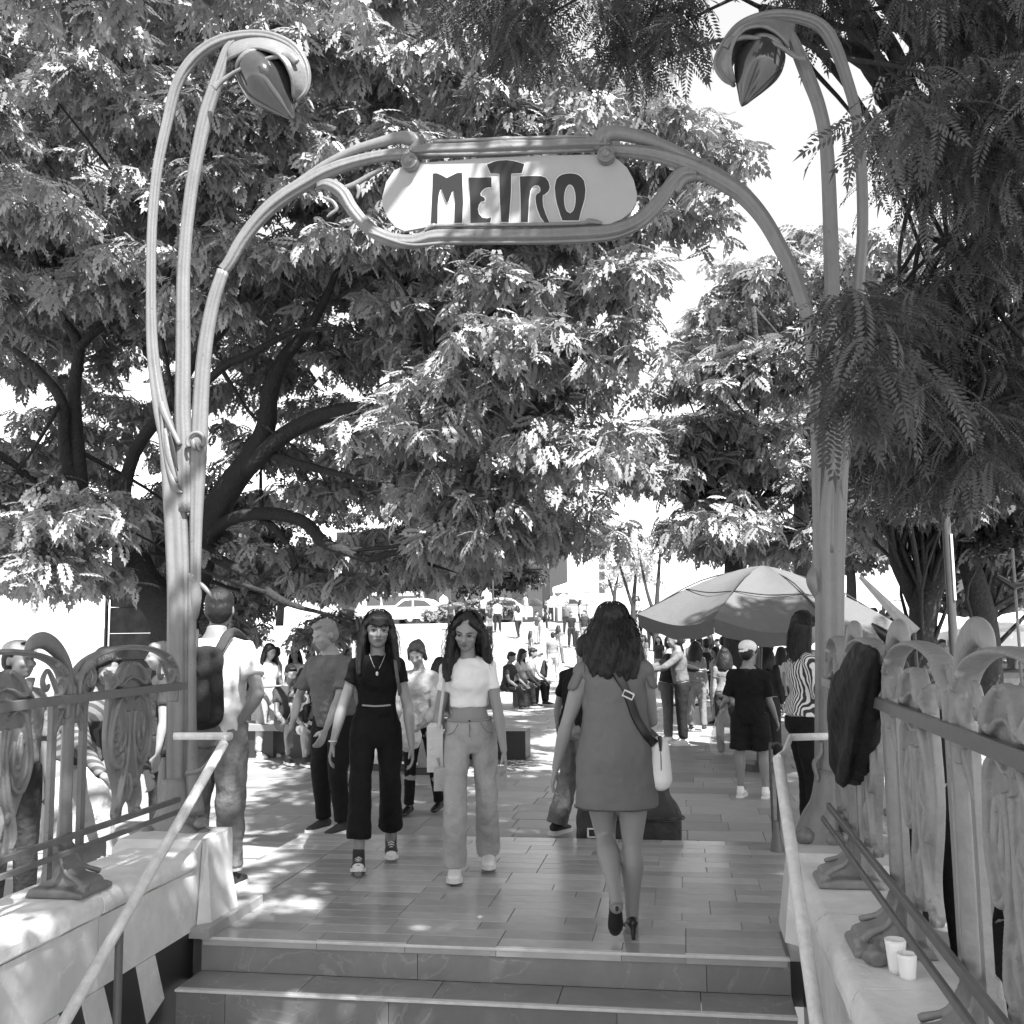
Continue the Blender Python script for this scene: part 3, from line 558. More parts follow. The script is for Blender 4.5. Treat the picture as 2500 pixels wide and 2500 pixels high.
mb = MB().tube([(.0325*cos(a), .0325*sin(a), .1, .0018) for a in np.linspace(0, 2*pi, 26)], 6); mb.build('cup_rim', M['white'], t, smooth='all')
t = thing('paper_cup', 'shorter white paper cup pressed against the front of the taller one', 'cup', (p.x+.022, p.y-.052, .43)); cup('cup_body', 0, 0, .075)
p2 = oz(2130, 2360, .43)
mb = MB().ell((0, 0, .03), (.05, .035, .035)); mb.ell((.02, .01, .045), (.04, .03, .03))
o = mb.build('crumpled_bag', mat('grey_plastic', 0.16, 0.3, var=.3), None, smooth='all', label='crumpled dark plastic bag lying behind the white cup', cat='rubbish bag'); o.location = (p2.x+.02, p2.y+.02, .43)
tx = bpy.data.textures.new('crumple', 'CLOUDS'); tx.noise_scale = .03; sb = o.modifiers.new('s', 'SUBSURF'); sb.levels = 1; sb.render_levels = 1; dm = o.modifiers.new('d', 'DISPLACE'); dm.texture = tx; dm.strength = .02; dm.texture_coords = 'LOCAL'
p = oz(1172, 2240, 0); tag(MB().add([(p.x-.02, p.y+.01, .002), (p.x+.02, p.y+.01, .002), (p.x+.002, p.y-.03, .002), (p.x, p.y, .012)], [(0, 1, 3), (1, 2, 3), (2, 0, 3), (0, 2, 1)]).build('paper_scrap', M['white'], None), 'tiny white paper scrap lying on the landing', 'litter')
# ================================================================== TREES
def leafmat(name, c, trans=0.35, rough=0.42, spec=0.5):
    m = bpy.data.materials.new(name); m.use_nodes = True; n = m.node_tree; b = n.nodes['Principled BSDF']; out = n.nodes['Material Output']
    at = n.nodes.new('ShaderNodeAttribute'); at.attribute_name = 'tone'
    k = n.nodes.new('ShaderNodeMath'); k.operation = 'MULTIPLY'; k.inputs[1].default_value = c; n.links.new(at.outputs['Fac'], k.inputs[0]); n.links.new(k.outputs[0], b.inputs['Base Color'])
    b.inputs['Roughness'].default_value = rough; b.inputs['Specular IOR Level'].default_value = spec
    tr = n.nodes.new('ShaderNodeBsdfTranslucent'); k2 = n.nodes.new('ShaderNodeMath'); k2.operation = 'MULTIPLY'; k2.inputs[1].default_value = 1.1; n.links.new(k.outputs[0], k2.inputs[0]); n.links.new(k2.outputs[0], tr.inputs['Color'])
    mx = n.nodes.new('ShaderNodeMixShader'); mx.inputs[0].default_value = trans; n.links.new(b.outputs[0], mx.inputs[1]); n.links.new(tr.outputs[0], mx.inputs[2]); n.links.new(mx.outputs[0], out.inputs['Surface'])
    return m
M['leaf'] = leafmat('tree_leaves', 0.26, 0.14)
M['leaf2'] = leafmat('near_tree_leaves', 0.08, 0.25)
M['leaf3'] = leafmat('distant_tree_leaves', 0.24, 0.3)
M['bark'] = mat('dark_bark', 0.018, 0.9, var=0.4, scale=14, bump=0.9, bscale=22, dist=0.04)
M['bark2'] = mat('plaza_tree_bark', 0.03, 0.9, var=0.4, scale=14, bump=0.9, bscale=22, dist=0.04)
def frond(np_, Lf, l, w, droop, ang=62, hang=0.5):
    """pinnate leaf: np_ pairs of leaflets; returns verts, quads"""
    v = []; f = []
    for i in range(np_):
        t = (i+0.6)/np_; x = Lf*t; z = -droop*t*t*Lf; s = (0.55+0.45*sin(pi*min(1, t*1.02)))**1.0 if t < .9 else .62
        for sd in (-1, 1):
            a = R(ang-18*t); d = Vector((cos(a), sd*sin(a), -hang*(0.6+.5*t))).normalized(); q = Vector((-sin(a), sd*cos(a), 0)); b0 = Vector((x, sd*.004, z))
            ll = l*s; o = len(v); v += [b0, b0+d*ll*.5+q*w*.5+Vector((0, 0, w*.25)), b0+d*ll, b0+d*ll*.5-q*w*.5+Vector((0, 0, -w*.1))]; f.append((o, o+1, o+2, o+3))
    o = len(v); v += [Vector((Lf*.9, 0, -droop*.8*Lf)), Vector((Lf*1.02, w*.5, -droop*Lf)), Vector((Lf*1.02+l*.7, 0, -droop*1.25*Lf-.3*l)), Vector((Lf*1.02, -w*.5, -droop*Lf))]; f.append((o, o+1, o+2, o+3))
    return np.array([tuple(p) for p in v]), np.array(f)
def foliage(name, tips, tpl, m, parent, per=6, size=(0.72, 1.12), tone=(0.65, 1.35), tilt=(-0.95, 0.35)):
    """tips: (N,3) twig ends; each carries a whorl of fronds; one mesh"""
    N = len(tips)*per; P = np.repeat(np.asarray(tips), per, axis=0)+RNG.normal(0, .04, (N, 3)); base, quads = tpl
    ph = np.tile(np.arange(per)*2*pi/per, len(tips))+np.repeat(RNG.uniform(0, 6.28, len(tips)), per)+RNG.normal(0, .35, N)
    el = RNG.uniform(tilt[0], tilt[1], N); sc = RNG.uniform(size[0], size[1], N); roll = RNG.normal(0, .35, N)
    X = np.stack([np.cos(ph)*np.cos(el), np.sin(ph)*np.cos(el), np.sin(el)], 1)
    Y = np.stack([-np.sin(ph), np.cos(ph), 0*ph], 1); Z = np.cross(X, Y)
    Y2 = Y*np.cos(roll)[:, None]+Z*np.sin(roll)[:, None]; Z2 = np.cross(X, Y2)
    B = base[None]*sc[:, None, None]
    V = P[:, None]+B[..., 0:1]*X[:, None]+B[..., 1:2]*Y2[:, None]+B[..., 2:3]*Z2[:, None]
    nv = base.shape[0]; V = V.reshape(-1, 3); Fq = (quads[None]+(np.arange(N)*nv)[:, None, None]).reshape(-1)
    me = bpy.data.meshes.new(name); nf = len(Fq)//4
    me.vertices.add(len(V)); me.vertices.foreach_set('co', V.astype(np.float32).ravel()); me.loops.add(len(Fq)); me.loops.foreach_set('vertex_index', Fq.astype(np.int32))
    me.polygons.add(nf); me.polygons.foreach_set('loop_start', np.arange(0, nf*4, 4, dtype=np.int32)); me.polygons.foreach_set('loop_total', np.full(nf, 4, np.int32)); me.update(calc_edges=True)
    a = me.attributes.new('tone', 'FLOAT', 'POINT'); tv = np.repeat(np.repeat(RNG.uniform(tone[0], tone[1], len(tips)), per)*RNG.uniform(.8, 1.2, N), nv); a.data.foreach_set('value', tv.astype(np.float32))
    me.materials.append(m); o = bpy.data.objects.new(name, me); link(o, parent); return tag(o, kind='stuff')
def inpoly(p, poly):
    c = False; n = len(poly)
    for i in range(n):
        a, b = poly[i], poly[(i+1) % n]
        if (a[1] > p[1]) != (b[1] > p[1]) and p[0] < (b[0]-a[0])*(p[1]-a[1])/(b[1]-a[1])+a[0]: c = not c
    return c
def puffs_in(poly, ys, step, r, seed, jit=.5, holes=()):
    rn = random.Random(seed); us = [p[0] for p in poly]; vs = [p[1] for p in poly]; out = []
    for y in ys:
        st = step*F/y   # step in metres -> pixels
        v = min(vs)+rn.uniform(0, st)
        while v < max(vs):
            u = min(us)+rn.uniform(0, st)
            while u < max(us):
                p = (u+rn.uniform(-jit, jit)*st, v+rn.uniform(-jit, jit)*st)
                if inpoly(p, poly) and not any((p[0]-h[0])**2/h[2]**2+(p[1]-h[1])**2/h[3]**2 < 1 for h in holes):
                    out.append((oy(p[0], p[1], y+rn.uniform(-.7, .7)), r*rn.uniform(.7, 1.3)))
                u += st
            v += st*.8
    return out
def tips_of(puffs, n, flat=.55, bias=.45, zmin=None):
    T = []
    for c, r in puffs:
        k = max(3, int(n*r*r)); d = RNG.normal(0, 1, (k, 3)); d /= np.linalg.norm(d, axis=1)[:, None]; d[:, 2] = np.where(d[:, 2] < -.3, -d[:, 2]*.6, d[:, 2])
        q = d*(RNG.uniform(0, 1, (k, 1))**bias)*r; q[:, 2] *= flat; T.append(q+np.array(c)[None])
    T = np.concatenate(T)
    return T if zmin is None else T[T[:, 2] > zmin]
def limb(mb, pts, ys, n=10):
    """pts (u,v,width px)"""
    out = []
    for i, (u, v, w) in enumerate(pts):
        y = ys[0]+(ys[1]-ys[0])*i/(len(pts)-1); p = oy(u, v, y); out.append((p.x, p.y, p.z, w*y/F/2))
    mb.tube(cr(out, 5), n, prof=lambda a: 1+.08*cos(3*a)+.05*cos(5*a+1))
    return out
def twigs(mb, starts, tips, rn, k):
    for _ in range(k):
        s = Vector(rn.choice(starts)[:3]); t = Vector(tuple(tips[rn.randrange(len(tips))]))
        d = t-s
        if d.length > 2.8 or d.length < .5: continue
        m1 = s+d*.4+Vector((rn.uniform(-.2, .2), rn.uniform(-.2, .2), rn.uniform(-.05, .3)))
        mb.tube(cr([(*s, .035), (*m1, .022), (*(s+d*.75+Vector((0, 0, .1))), .014), (*t, .006)], 3), 5)
def tree(label, base, cat='tree', group=None): return thing('plaza_tree', label, cat, base, 0, group)
# --- T1: the big spreading tree on the left
t1 = tree('huge spreading leafy tree filling the left half, black limbs forking behind the left pylon', (-7.2, 13.6, PZ))
mb = MB(); L1 = []
L1 += limb(mb, [(440, 1880, 150), (432, 1700, 120), (425, 1560, 115), (440, 1480, 110), (470, 1400, 100), (505, 1290, 80), (560, 1190, 68), (620, 1110, 60), (650, 1040, 50), (660, 960, 44), (690, 880, 36), (740, 820, 30), (790, 740, 22), (830, 640, 14)], (13.6, 12.6), 14)
L1 += limb(mb, [(600, 1150, 44), (690, 1065, 44), (790, 1015, 40), (890, 990, 36), (980, 940, 30), (1050, 900, 24), (1130, 820, 18), (1240, 740, 12), (1330, 650, 8)], (13, 11.5))
L1 += limb(mb, [(470, 1400, 50), (500, 1320, 40), (560, 1270, 32), (650, 1255, 34), (740, 1275, 32), (790, 1325, 30), (840, 1345, 24), (900, 1365, 20), (970, 1350, 16), (1040, 1375, 10), (1120, 1400, 2)], (13.3, 12))
L1 += limb(mb, [(490, 1330, 30), (540, 1370, 28), (600, 1400, 24), (660, 1450, 22), (720, 1480, 14), (800, 1500, 8), (860, 1520, 2)], (13.2, 11.5))
L1 += limb(mb, [(640, 1270, 20), (680, 1300, 18), (720, 1370, 12), (705, 1395, 3)], (13, 12.6))
L1 += limb(mb, [(655, 1110, 24), (740, 1135, 20), (860, 1165, 14), (960, 1180, 3)], (13, 12))
L1 += limb(mb, [(990, 970, 16), (1080, 985, 14), (1180, 1020, 10), (1270, 1065, 2)], (12.3, 11.3))
L1 += limb(mb, [(440, 1560, 110), (400, 1480, 105), (350, 1420, 90), (320, 1330, 60), (250, 1260, 46), (190, 1200, 40), (160, 1090, 36), (150, 980, 30), (90, 900, 22), (30, 850, 14)], (13.4, 11.8), 12)
L1 += limb(mb, [(200, 1220, 40), (190, 1100, 36), (180, 960, 34), (190, 840, 30), (140, 760, 22), (90, 640, 14), (70, 520, 8)], (12.5, 12))
L1 += limb(mb, [(320, 1360, 40), (300, 1240, 34), (330, 1100, 34), (420, 980, 30), (480, 870, 26), (560, 780, 20), (600, 600, 14), (640, 430, 8)], (13, 12.6))
L1 += limb(mb, [(190, 850, 22), (250, 800, 18), (330, 760, 16), (420, 660, 10), (430, 560, 6)], (12, 12.5))
L1 += limb(mb, [(430, 1010, 20), (540, 900, 22), (620, 860, 20), (720, 810, 14), (860, 800, 8)], (12.6, 12))
L1 += limb(mb, [(140, 1250, 34), (60, 1160, 26), (0, 1110, 20), (-80, 1060, 12)], (12, 11.4))
polyA = [(-250, -150), (1040, -60), (1200, 110), (1330, 210), (1540, 270), (1700, 370), (1740, 470), (1710, 570), (1620, 650), (1570, 760), (1500, 860), (1430, 940), (1410, 1060), (1410, 1180), (1410, 1300), (1400, 1420), (1250, 1420), (1000, 1350), (1000, 700), (400, 760), (-250, 800)]
polyB = [(-250, 700), (1000, 600), (1420, 700), (1400, 1430), (1250, 1460), (1000, 1460), (800, 1480), (600, 1440), (420, 1400), (300, 1420), (-250, 1330)]
polyC = [(-250, 1130), (300, 1190), (320, 1400), (250, 1460), (80, 1470), (-250, 1400)]
holes = [(650, 1060, 60, 50), (850, 1090, 60, 36), (900, 1190, 60, 25), (60, 1060, 110, 40)]
pf = puffs_in(polyA, (11.2, 12.8), 1.02, .78, 1, holes=holes)+puffs_in(polyA[:6]+[(1450, 700), (-250, 800)], (14.6, 16), 1.2, 1.0, 2, holes=[(600, 880, 80, 60)])
pb = puffs_in(polyB, (13.9, 15.2, 16.6), 1.08, .66, 3, holes=holes)
pc = puffs_in(polyC, (10.2, 11.4, 12.4), .75, .62, 4)
pb += puffs_in([(-250, 640), (980, 640), (1020, 960), (-250, 1020)], (14.4, 15.8), .95, .6, 55, holes=[(650, 1020, 60, 50), (60, 1040, 90, 40)])
pd = puffs_in([(400, 1400), (900, 1420), (870, 1530), (720, 1590), (440, 1570)], (13.8, 15, 16.2), .75, .5, 5)
tplM = frond(5, .24, .10, .05, .35)
qr = random.Random(91); shade_puffs = [(Vector((qr.uniform(-8.5, -3.2), qr.uniform(6.2, 8.8), qr.uniform(7.4, 9.2))), .7*qr.uniform(.8, 1.2)) for _ in range(34)]  # unseen leaf puffs above the view, added to shade the low left clump
tp = np.concatenate([tips_of(shade_puffs, 34), tips_of(pf, 84), tips_of(pb, 50), tips_of(pc, 80), tips_of(pd, 120)])
print('T1 tips', len(tp))
under(foliage('leaves', tp, tplM, M['leaf'], None), t1)
rn = random.Random(5); twigs(mb, L1, tp, rn, 420); under(mb.build('trunk_and_limbs', M['bark'], smooth='all'), t1)
# --- T2: near tree on the right, its fronds hang over the right pylon and over the steps
t2 = tree('near dark tree whose feathery fronds hang over the right pylon and the top right corner', (5.2, 7.6, PZ))
mb = MB(); L2 = []
L2 += [(*p[:3], p[3]) for p in cr([(5.2, 7.6, PZ, .34), (5.0, 7.5, 1.5, .28), (4.6, 7.5, 3.0, .24), (3.9, 7.6, 4.2, .2), (3.1, 7.8, 5.0, .17), (2.4, 7.9, 5.55, .13), (1.9, 7.9, 6.1, .1), (1.3, 7.6, 6.9, .06)], 4)]
mb.tube(L2, 12)
for pts, ys in (([(2480, 440, 110), (2380, 380, 95), (2260, 290, 80), (2140, 170, 60), (2090, 60, 50), (2060, -80, 40)], (7.6, 7.9)), ([(2250, 290, 40), (2180, 120, 36), (2110, 20, 30), (2080, -60, 24)], (7.8, 7.5)),
                ([(2180, 180, 30), (2060, 110, 26), (1950, 60, 18), (1860, 20, 12), (1780, -20, 8)], (7.8, 7)), ([(2500, 480, 60), (2400, 560, 40), (2330, 700, 26), (2260, 860, 16), (2200, 1000, 10)], (7.6, 7)),
                ([(2560, 500, 60), (2500, 760, 44), (2440, 1000, 30), (2400, 1160, 18)], (7.8, 7.6)), ([(2300, 1180, 12), (2250, 1010, 14), (2300, 830, 18), (2400, 650, 24)], (7.2, 7.5))):
    L2 += limb(mb, pts, ys)
for a, b in (((2.2, 7.9, 5.7, .1), (0.5, 1.5, 7.4, .03)), ((3.2, 7.8, 5.0, .12), (2.5, 0.2, 7.2, .04)), ((3.9, 7.6, 4.3, .12), (5, 1.5, 7, .04)), ((1.8, 7.9, 6.2, .08), (-1.5, 0, 7.3, .02))):
    m_ = ((a[0]+b[0])/2, (a[1]+b[1])/2, (a[2]+b[2])/2+.4, (a[3]+b[3])/2); mb.tube(cr([a, m_, b], 5), 8)
tplN = frond(14, .38, .07, .02, .4, 66, .35)
tplN2 = frond(5, .42, .17, .085, .4, 64, .45)
P2 = [[(2150, -80), (2600, -80), (2600, 1150), (2440, 1180), (2300, 1120), (2200, 960), (2110, 760), (2120, 640), (2330, 620), (2250, 480), (2160, 330), (2100, 200)],
      [(2050, 280), (2200, 300), (2240, 440), (2150, 480), (2080, 420)], [(1955, 650), (2200, 620), (2300, 900), (2160, 1060), (2030, 990), (1950, 840)],
      [(2080, 1020), (2500, 1000), (2500, 1300), (2330, 1360), (2150, 1300), (2080, 1160)]]
pn = puffs_in(P2[0], (6.6, 8.0), .66, .42, 11)+puffs_in(P2[1], (4.95, 6.6), .3, .2, 12)+puffs_in(P2[2], (4.95, 6.4), .42, .26, 13, holes=[(2060, 600, 70, 50)])+puffs_in(P2[3], (7.4, 9), .62, .42, 14)
pt = puffs_in([(1060, -90), (1760, -90), (1760, 60), (1700, 140), (1620, 190), (1500, 130), (1440, 30), (1390, -20), (1330, 80), (1260, 150), (1150, 100)], (6.3, 7.2), .40, .27, 15)+puffs_in([(1950, -90), (2200, -90), (2130, 90), (2000, 60)], (7, 8), .5, .36, 16)
def over(x0, x1, y0, y1, z0, z1, n, r, seed):
    q = random.Random(seed); return [(Vector((q.uniform(x0, x1), q.uniform(y0, y1), q.uniform(z0, z1))), r*q.uniform(.7, 1.3)) for _ in range(n)]
po = over(1.2, 4.8, -.4, 4.0, 6.0, 7.8, 60, .65, 27)+over(-2.2, 4.6, -3.2, 2.2, 6.2, 7.6, 54, .65, 22)+over(0, 8.5, 1.5, 6.5, 7.4, 9.4, 70, .75, 22)+over(3.6, 7.5, -1, 4, 5.0, 7.5, 30, .7, 23)  # unseen upper crown, thickened with added puffs to shade landing and right pylon
tn = tips_of(pn+pt, 190, .8, .5, .9)
def keep(T):   # keep leaves clear of the pylon lamp and of the space in front of the sign
    return T
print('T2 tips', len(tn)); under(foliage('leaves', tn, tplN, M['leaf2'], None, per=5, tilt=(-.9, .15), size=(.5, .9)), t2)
to = tips_of(po, 24, .5, .5); print('over', len(to)); under(foliage('upper_shade_leaves', to, tplN2, M['leaf2'], None, per=5), t2)
twigs(mb, L2, tn, random.Random(8), 160); under(mb.build('trunk_and_limbs', M['bark'], smooth='all'), t2)
# --- T3: rounded tree beyond the umbrella, and others on the right
def simpletree(label, base, trunk, poly, ys, step, r, n, seed, tpl, m='leaf', bark='bark2', cat='tree', per=6, flat=.6, tone=(.65, 1.35), tw=120, group=None):
    t = tree(label, base, cat, group); mb = MB(); L = []
    for pts, yy in trunk: L += limb(mb, pts, yy)
    T = tips_of(puffs_in(poly, ys, step, r, seed), n, flat, .45); print(label[:20], len(T))
    under(foliage('leaves', T, tpl, M[m], None, per=per, tone=tone), t); twigs(mb, L, T, random.Random(seed), tw)
    under(mb.build('trunk_and_limbs', M[bark], smooth='all'), t); return t
tplF = frond(4, .36, .19, .085, .35)
simpletree('round leafy tree with sunlit side standing behind the street umbrella', (1.6, 17.6, PZ), [([(1800, 1800, 60), (1795, 1500, 50), (1800, 1300, 44), (1830, 1150, 34), (1850, 950, 20), (1840, 750, 12)], (17.6, 17.2)), ([(1798, 1320, 34), (1720, 1200, 26), (1650, 1110, 14)], (17.5, 17)), ([(1802, 1300, 30), (1900, 1180, 24), (1970, 1050, 12)], (17.5, 17.5))],
    [(1540, 1230), (1560, 1120), (1600, 1010), (1670, 910), (1770, 900), (1850, 860), (1980, 860), (2080, 900), (2100, 1150), (2060, 1350), (1850, 1350), (1720, 1370), (1590, 1330)], (15.8, 17.2, 18.6), 1.0, .75, 95, 31, tplM)
simpletree('tall pale sunlit tree rising behind the sign arch at upper right', (3.4, 24.5, PZ), [([(1960, 1700, 44), (1960, 1300, 36), (1940, 1000, 30), (1900, 800, 24), (1850, 640, 14)], (24, 24)), ([(1950, 1000, 26), (2080, 820, 20), (2200, 640, 12)], (24, 24))],
    [(1640, 980), (1670, 880), (1720, 780), (1830, 680), (1940, 600), (2080, 540), (2240, 500), (2330, 520), (2500, 480), (2520, 1050), (2300, 1050), (2100, 1000), (1850, 950)], (21.5, 24), 1.3, 1.1, 22, 32, tplF, 'leaf3', tone=(.9, 1.6), tw=60)
simpletree('dark forked tree with a V shaped trunk behind the vendor in the black hat', (3.1, 14.2, PZ), [([(2262, 1830, 62), (2258, 1620, 60), (2256, 1530, 58), (2262, 1470, 62), (2300, 1380, 40), (2330, 1290, 32), (2350, 1200, 24), (2380, 1100, 14)], (14.2, 13.6)), ([(2258, 1500, 50), (2220, 1430, 38), (2190, 1370, 30), (2180, 1300, 24), (2150, 1200, 14)], (14.2, 14)), ([(2262, 1440, 30), (2266, 1330, 26), (2270, 1200, 20), (2260, 1100, 12)], (14.2, 14.4))],
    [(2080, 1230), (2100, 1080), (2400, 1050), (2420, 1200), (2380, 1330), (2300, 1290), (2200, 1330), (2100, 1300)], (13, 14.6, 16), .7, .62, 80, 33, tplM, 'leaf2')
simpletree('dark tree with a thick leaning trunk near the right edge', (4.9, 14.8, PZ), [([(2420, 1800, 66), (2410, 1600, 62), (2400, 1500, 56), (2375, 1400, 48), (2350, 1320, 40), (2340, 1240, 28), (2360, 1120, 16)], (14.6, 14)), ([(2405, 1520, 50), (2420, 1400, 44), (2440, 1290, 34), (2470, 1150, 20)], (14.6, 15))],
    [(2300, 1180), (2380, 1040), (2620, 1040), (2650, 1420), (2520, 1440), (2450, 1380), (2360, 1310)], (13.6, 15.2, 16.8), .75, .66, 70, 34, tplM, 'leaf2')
# far rows of trees across the plaza
farT = [(-31, 62, 7.5, 4.2), (-24.5, 60, 7, 4.2), (-17.5, 63, 7.5, 4.4), (-11.5, 61, 7, 3.8), (8, 52, 6.5, 4.2), (14.5, 50, 7, 4.8), (11, 38, 6.5, 4), (17.5, 36, 6.5, 4), (7.6, 30, 5.8, 3)]
for i, (x, y, h, r) in enumerate(farT):
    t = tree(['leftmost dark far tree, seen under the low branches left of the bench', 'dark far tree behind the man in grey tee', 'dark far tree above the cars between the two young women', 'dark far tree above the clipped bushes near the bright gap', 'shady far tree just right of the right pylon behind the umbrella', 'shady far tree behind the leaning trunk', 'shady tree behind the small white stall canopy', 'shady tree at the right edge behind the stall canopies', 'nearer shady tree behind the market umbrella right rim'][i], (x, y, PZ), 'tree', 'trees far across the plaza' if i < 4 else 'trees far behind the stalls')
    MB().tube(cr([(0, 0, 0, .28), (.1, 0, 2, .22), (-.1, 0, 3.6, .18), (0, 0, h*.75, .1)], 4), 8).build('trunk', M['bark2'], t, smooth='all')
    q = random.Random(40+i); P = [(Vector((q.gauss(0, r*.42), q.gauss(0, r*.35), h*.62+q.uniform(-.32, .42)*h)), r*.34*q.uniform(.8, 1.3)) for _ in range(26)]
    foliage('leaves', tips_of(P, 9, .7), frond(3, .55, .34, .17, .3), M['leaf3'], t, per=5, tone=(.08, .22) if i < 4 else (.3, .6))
# small pale trees seen in the gap beyond the woman in the dress
for k, (u, y, h) in enumerate(((1545, 44, 4.4), (1600, 40, 5.2), (1500, 56, 3.2))):
    p = oz(u, 1640, PZ); p = oy(u, 1535, y); x = p.x; t = tree(['small thin pale tree with forked trunk left of the umbrella tip', 'small pale tree just above the left tip of the umbrella', 'tiny pale tree in the bright gap above the dress woman'][k], (x, y, PZ), 'tree', 'small pale trees in the gap')
    MB().tube(cr([(0, 0, 0, .12), (.05, 0, 1.4, .1), (.3, 0, h*.8, .04)], 4), 6).build('trunk', M['bark2'], t, smooth='all'); MB().tube(cr([(0.05, 0, 1.2, .08), (-.3, 0, 2.4, .06), (-.6, .1, h*.8, .03)], 4), 6).build('trunk_limb', M['bark2'], t, smooth='all')
    q = random.Random(60+k); foliage('leaves', tips_of([(Vector((q.gauss(0, .8), q.gauss(0, .6), h*q.uniform(.6, 1))), .5) for _ in range(9)], 14), frond(3, .4, .25, .12, .3), M['leaf3'], t, per=4, tone=(1.1, 1.8))
# ================================================================== PEOPLE
def bake_fused():
    dg = bpy.context.evaluated_depsgraph_get(); dg.update(); new = []
    for o in FUSE: new.append(bpy.data.meshes.new_from_object(o.evaluated_get(dg), depsgraph=dg))
    for o, me in zip(FUSE, new):
        mt = o.data.materials[0]; o.modifiers.clear(); o.data = me
        if not me.materials: me.materials.append(mt)
        me.polygons.foreach_set('use_smooth', [True]*len(me.polygons))
    FUSE.clear()
def D(p, o, m): p, o = R(p), R(o); return Vector((m*sin(o), -sin(p)*cos(o), -cos(p)*cos(o)))
def cloth(name, c, **k):
    kk = dict(rough=.85, var=.15, scale=9, bump=.8, bscale=11, dist=.035, spec=.15); kk.update(k); return mat(name, c, **kk)
C = {}
def cm(c):   # cloth by grey value
    k = round(c, 3)
    if k not in C: C[k] = cloth('cloth_%03d' % int(k*1000), k)
    return C[k]
C['jeans'] = cloth('pale_denim', .33, var=.35, scale=5); C['jeansd'] = cloth('dark_denim', .011, var=.3); C['jeansm'] = cloth('mid_denim', .15, var=.35, scale=5)
C['skin'] = mat('skin', .24, .5, var=.07, scale=12); C['skin2'] = mat('deeper_skin', .19, .5, var=.07, scale=12); C['skin3'] = mat('pale_skin', .28, .5, var=.07, scale=12)
C['lip'] = mat('lips', .10, .4); C['eye'] = mat('eye_dark', .02, .2); C['brow'] = mat('eyebrow', .03, .8); C['eyew'] = mat('eye_white', .22, .3)
def hairmat(name, c, rough=.42):
    m = mat(name, c, rough, spec=.4); n = m.node_tree; b = n.nodes['Principled BSDF']; tc = n.nodes.new('ShaderNodeTexCoord'); mp = n.nodes.new('ShaderNodeMapping'); mp.inputs['Scale'].default_value = (150, 150, 9)
    nz = n.nodes.new('ShaderNodeTexNoise'); nz.inputs['Scale'].default_value = 1; nz.inputs['Detail'].default_value = 3; n.links.new(tc.outputs['Object'], mp.inputs[0]); n.links.new(mp.outputs[0], nz.inputs['Vector'])
    bp = n.nodes.new('ShaderNodeBump'); bp.inputs['Strength'].default_value = .7; bp.inputs['Distance'].default_value = .01; n.links.new(nz.outputs['Fac'], bp.inputs['Height']); n.links.new(bp.outputs[0], b.inputs['Normal']); return m
C['hair'] = hairmat('black_hair', .008, .5); C['hairg'] = hairmat('grey_hair', .2, .7); C['hairb'] = hairmat('brown_hair', .05)
C['sole'] = mat('white_rubber', .65, .5, var=.1); C['shoeb'] = mat('black_leather', .012, .3); C['shoec'] = mat('dark_canvas', .03, .8); C['shoew'] = mat('white_leather', .7, .45, var=.1)
def striped(name, axis='X', f=16.0, a=.62, b=.04, blotch=False):
    m = mat(name, a, .85, bump=.4, bscale=14, dist=.02, spec=.2); n = m.node_tree; bs = n.nodes['Principled BSDF']; tc = n.nodes.new('ShaderNodeTexCoord')
    if blotch: w = n.nodes.new('ShaderNodeTexVoronoi'); w.inputs['Scale'].default_value = f; out = w.outputs['Color']
    else: w = n.nodes.new('ShaderNodeTexWave'); w.bands_direction = axis; w.inputs['Scale'].default_value = f; w.inputs['Distortion'].default_value = .25; w.inputs['Detail'].default_value = 1; w.inputs['Detail Scale'].default_value = .4; out = w.outputs['Fac']
    n.links.new(tc.outputs['Object'], w.inputs['Vector']); r = n.nodes.new('ShaderNodeValToRGB'); e = r.color_ramp.elements
    e[0].position = .48; e[0].color = (b, b, b, 1); e[1].position = .54; e[1].color = (a, a, a, 1); n.links.new(out, r.inputs[0]); n.links.new(r.outputs[0], bs.inputs['Base Color']); return m
C['stripe'] = striped('striped_cotton'); C['floral'] = striped('blotchy_print', f=14, blotch=True); C['check'] = striped('check_cotton', 'DIAGONAL', 9, .16, .06)
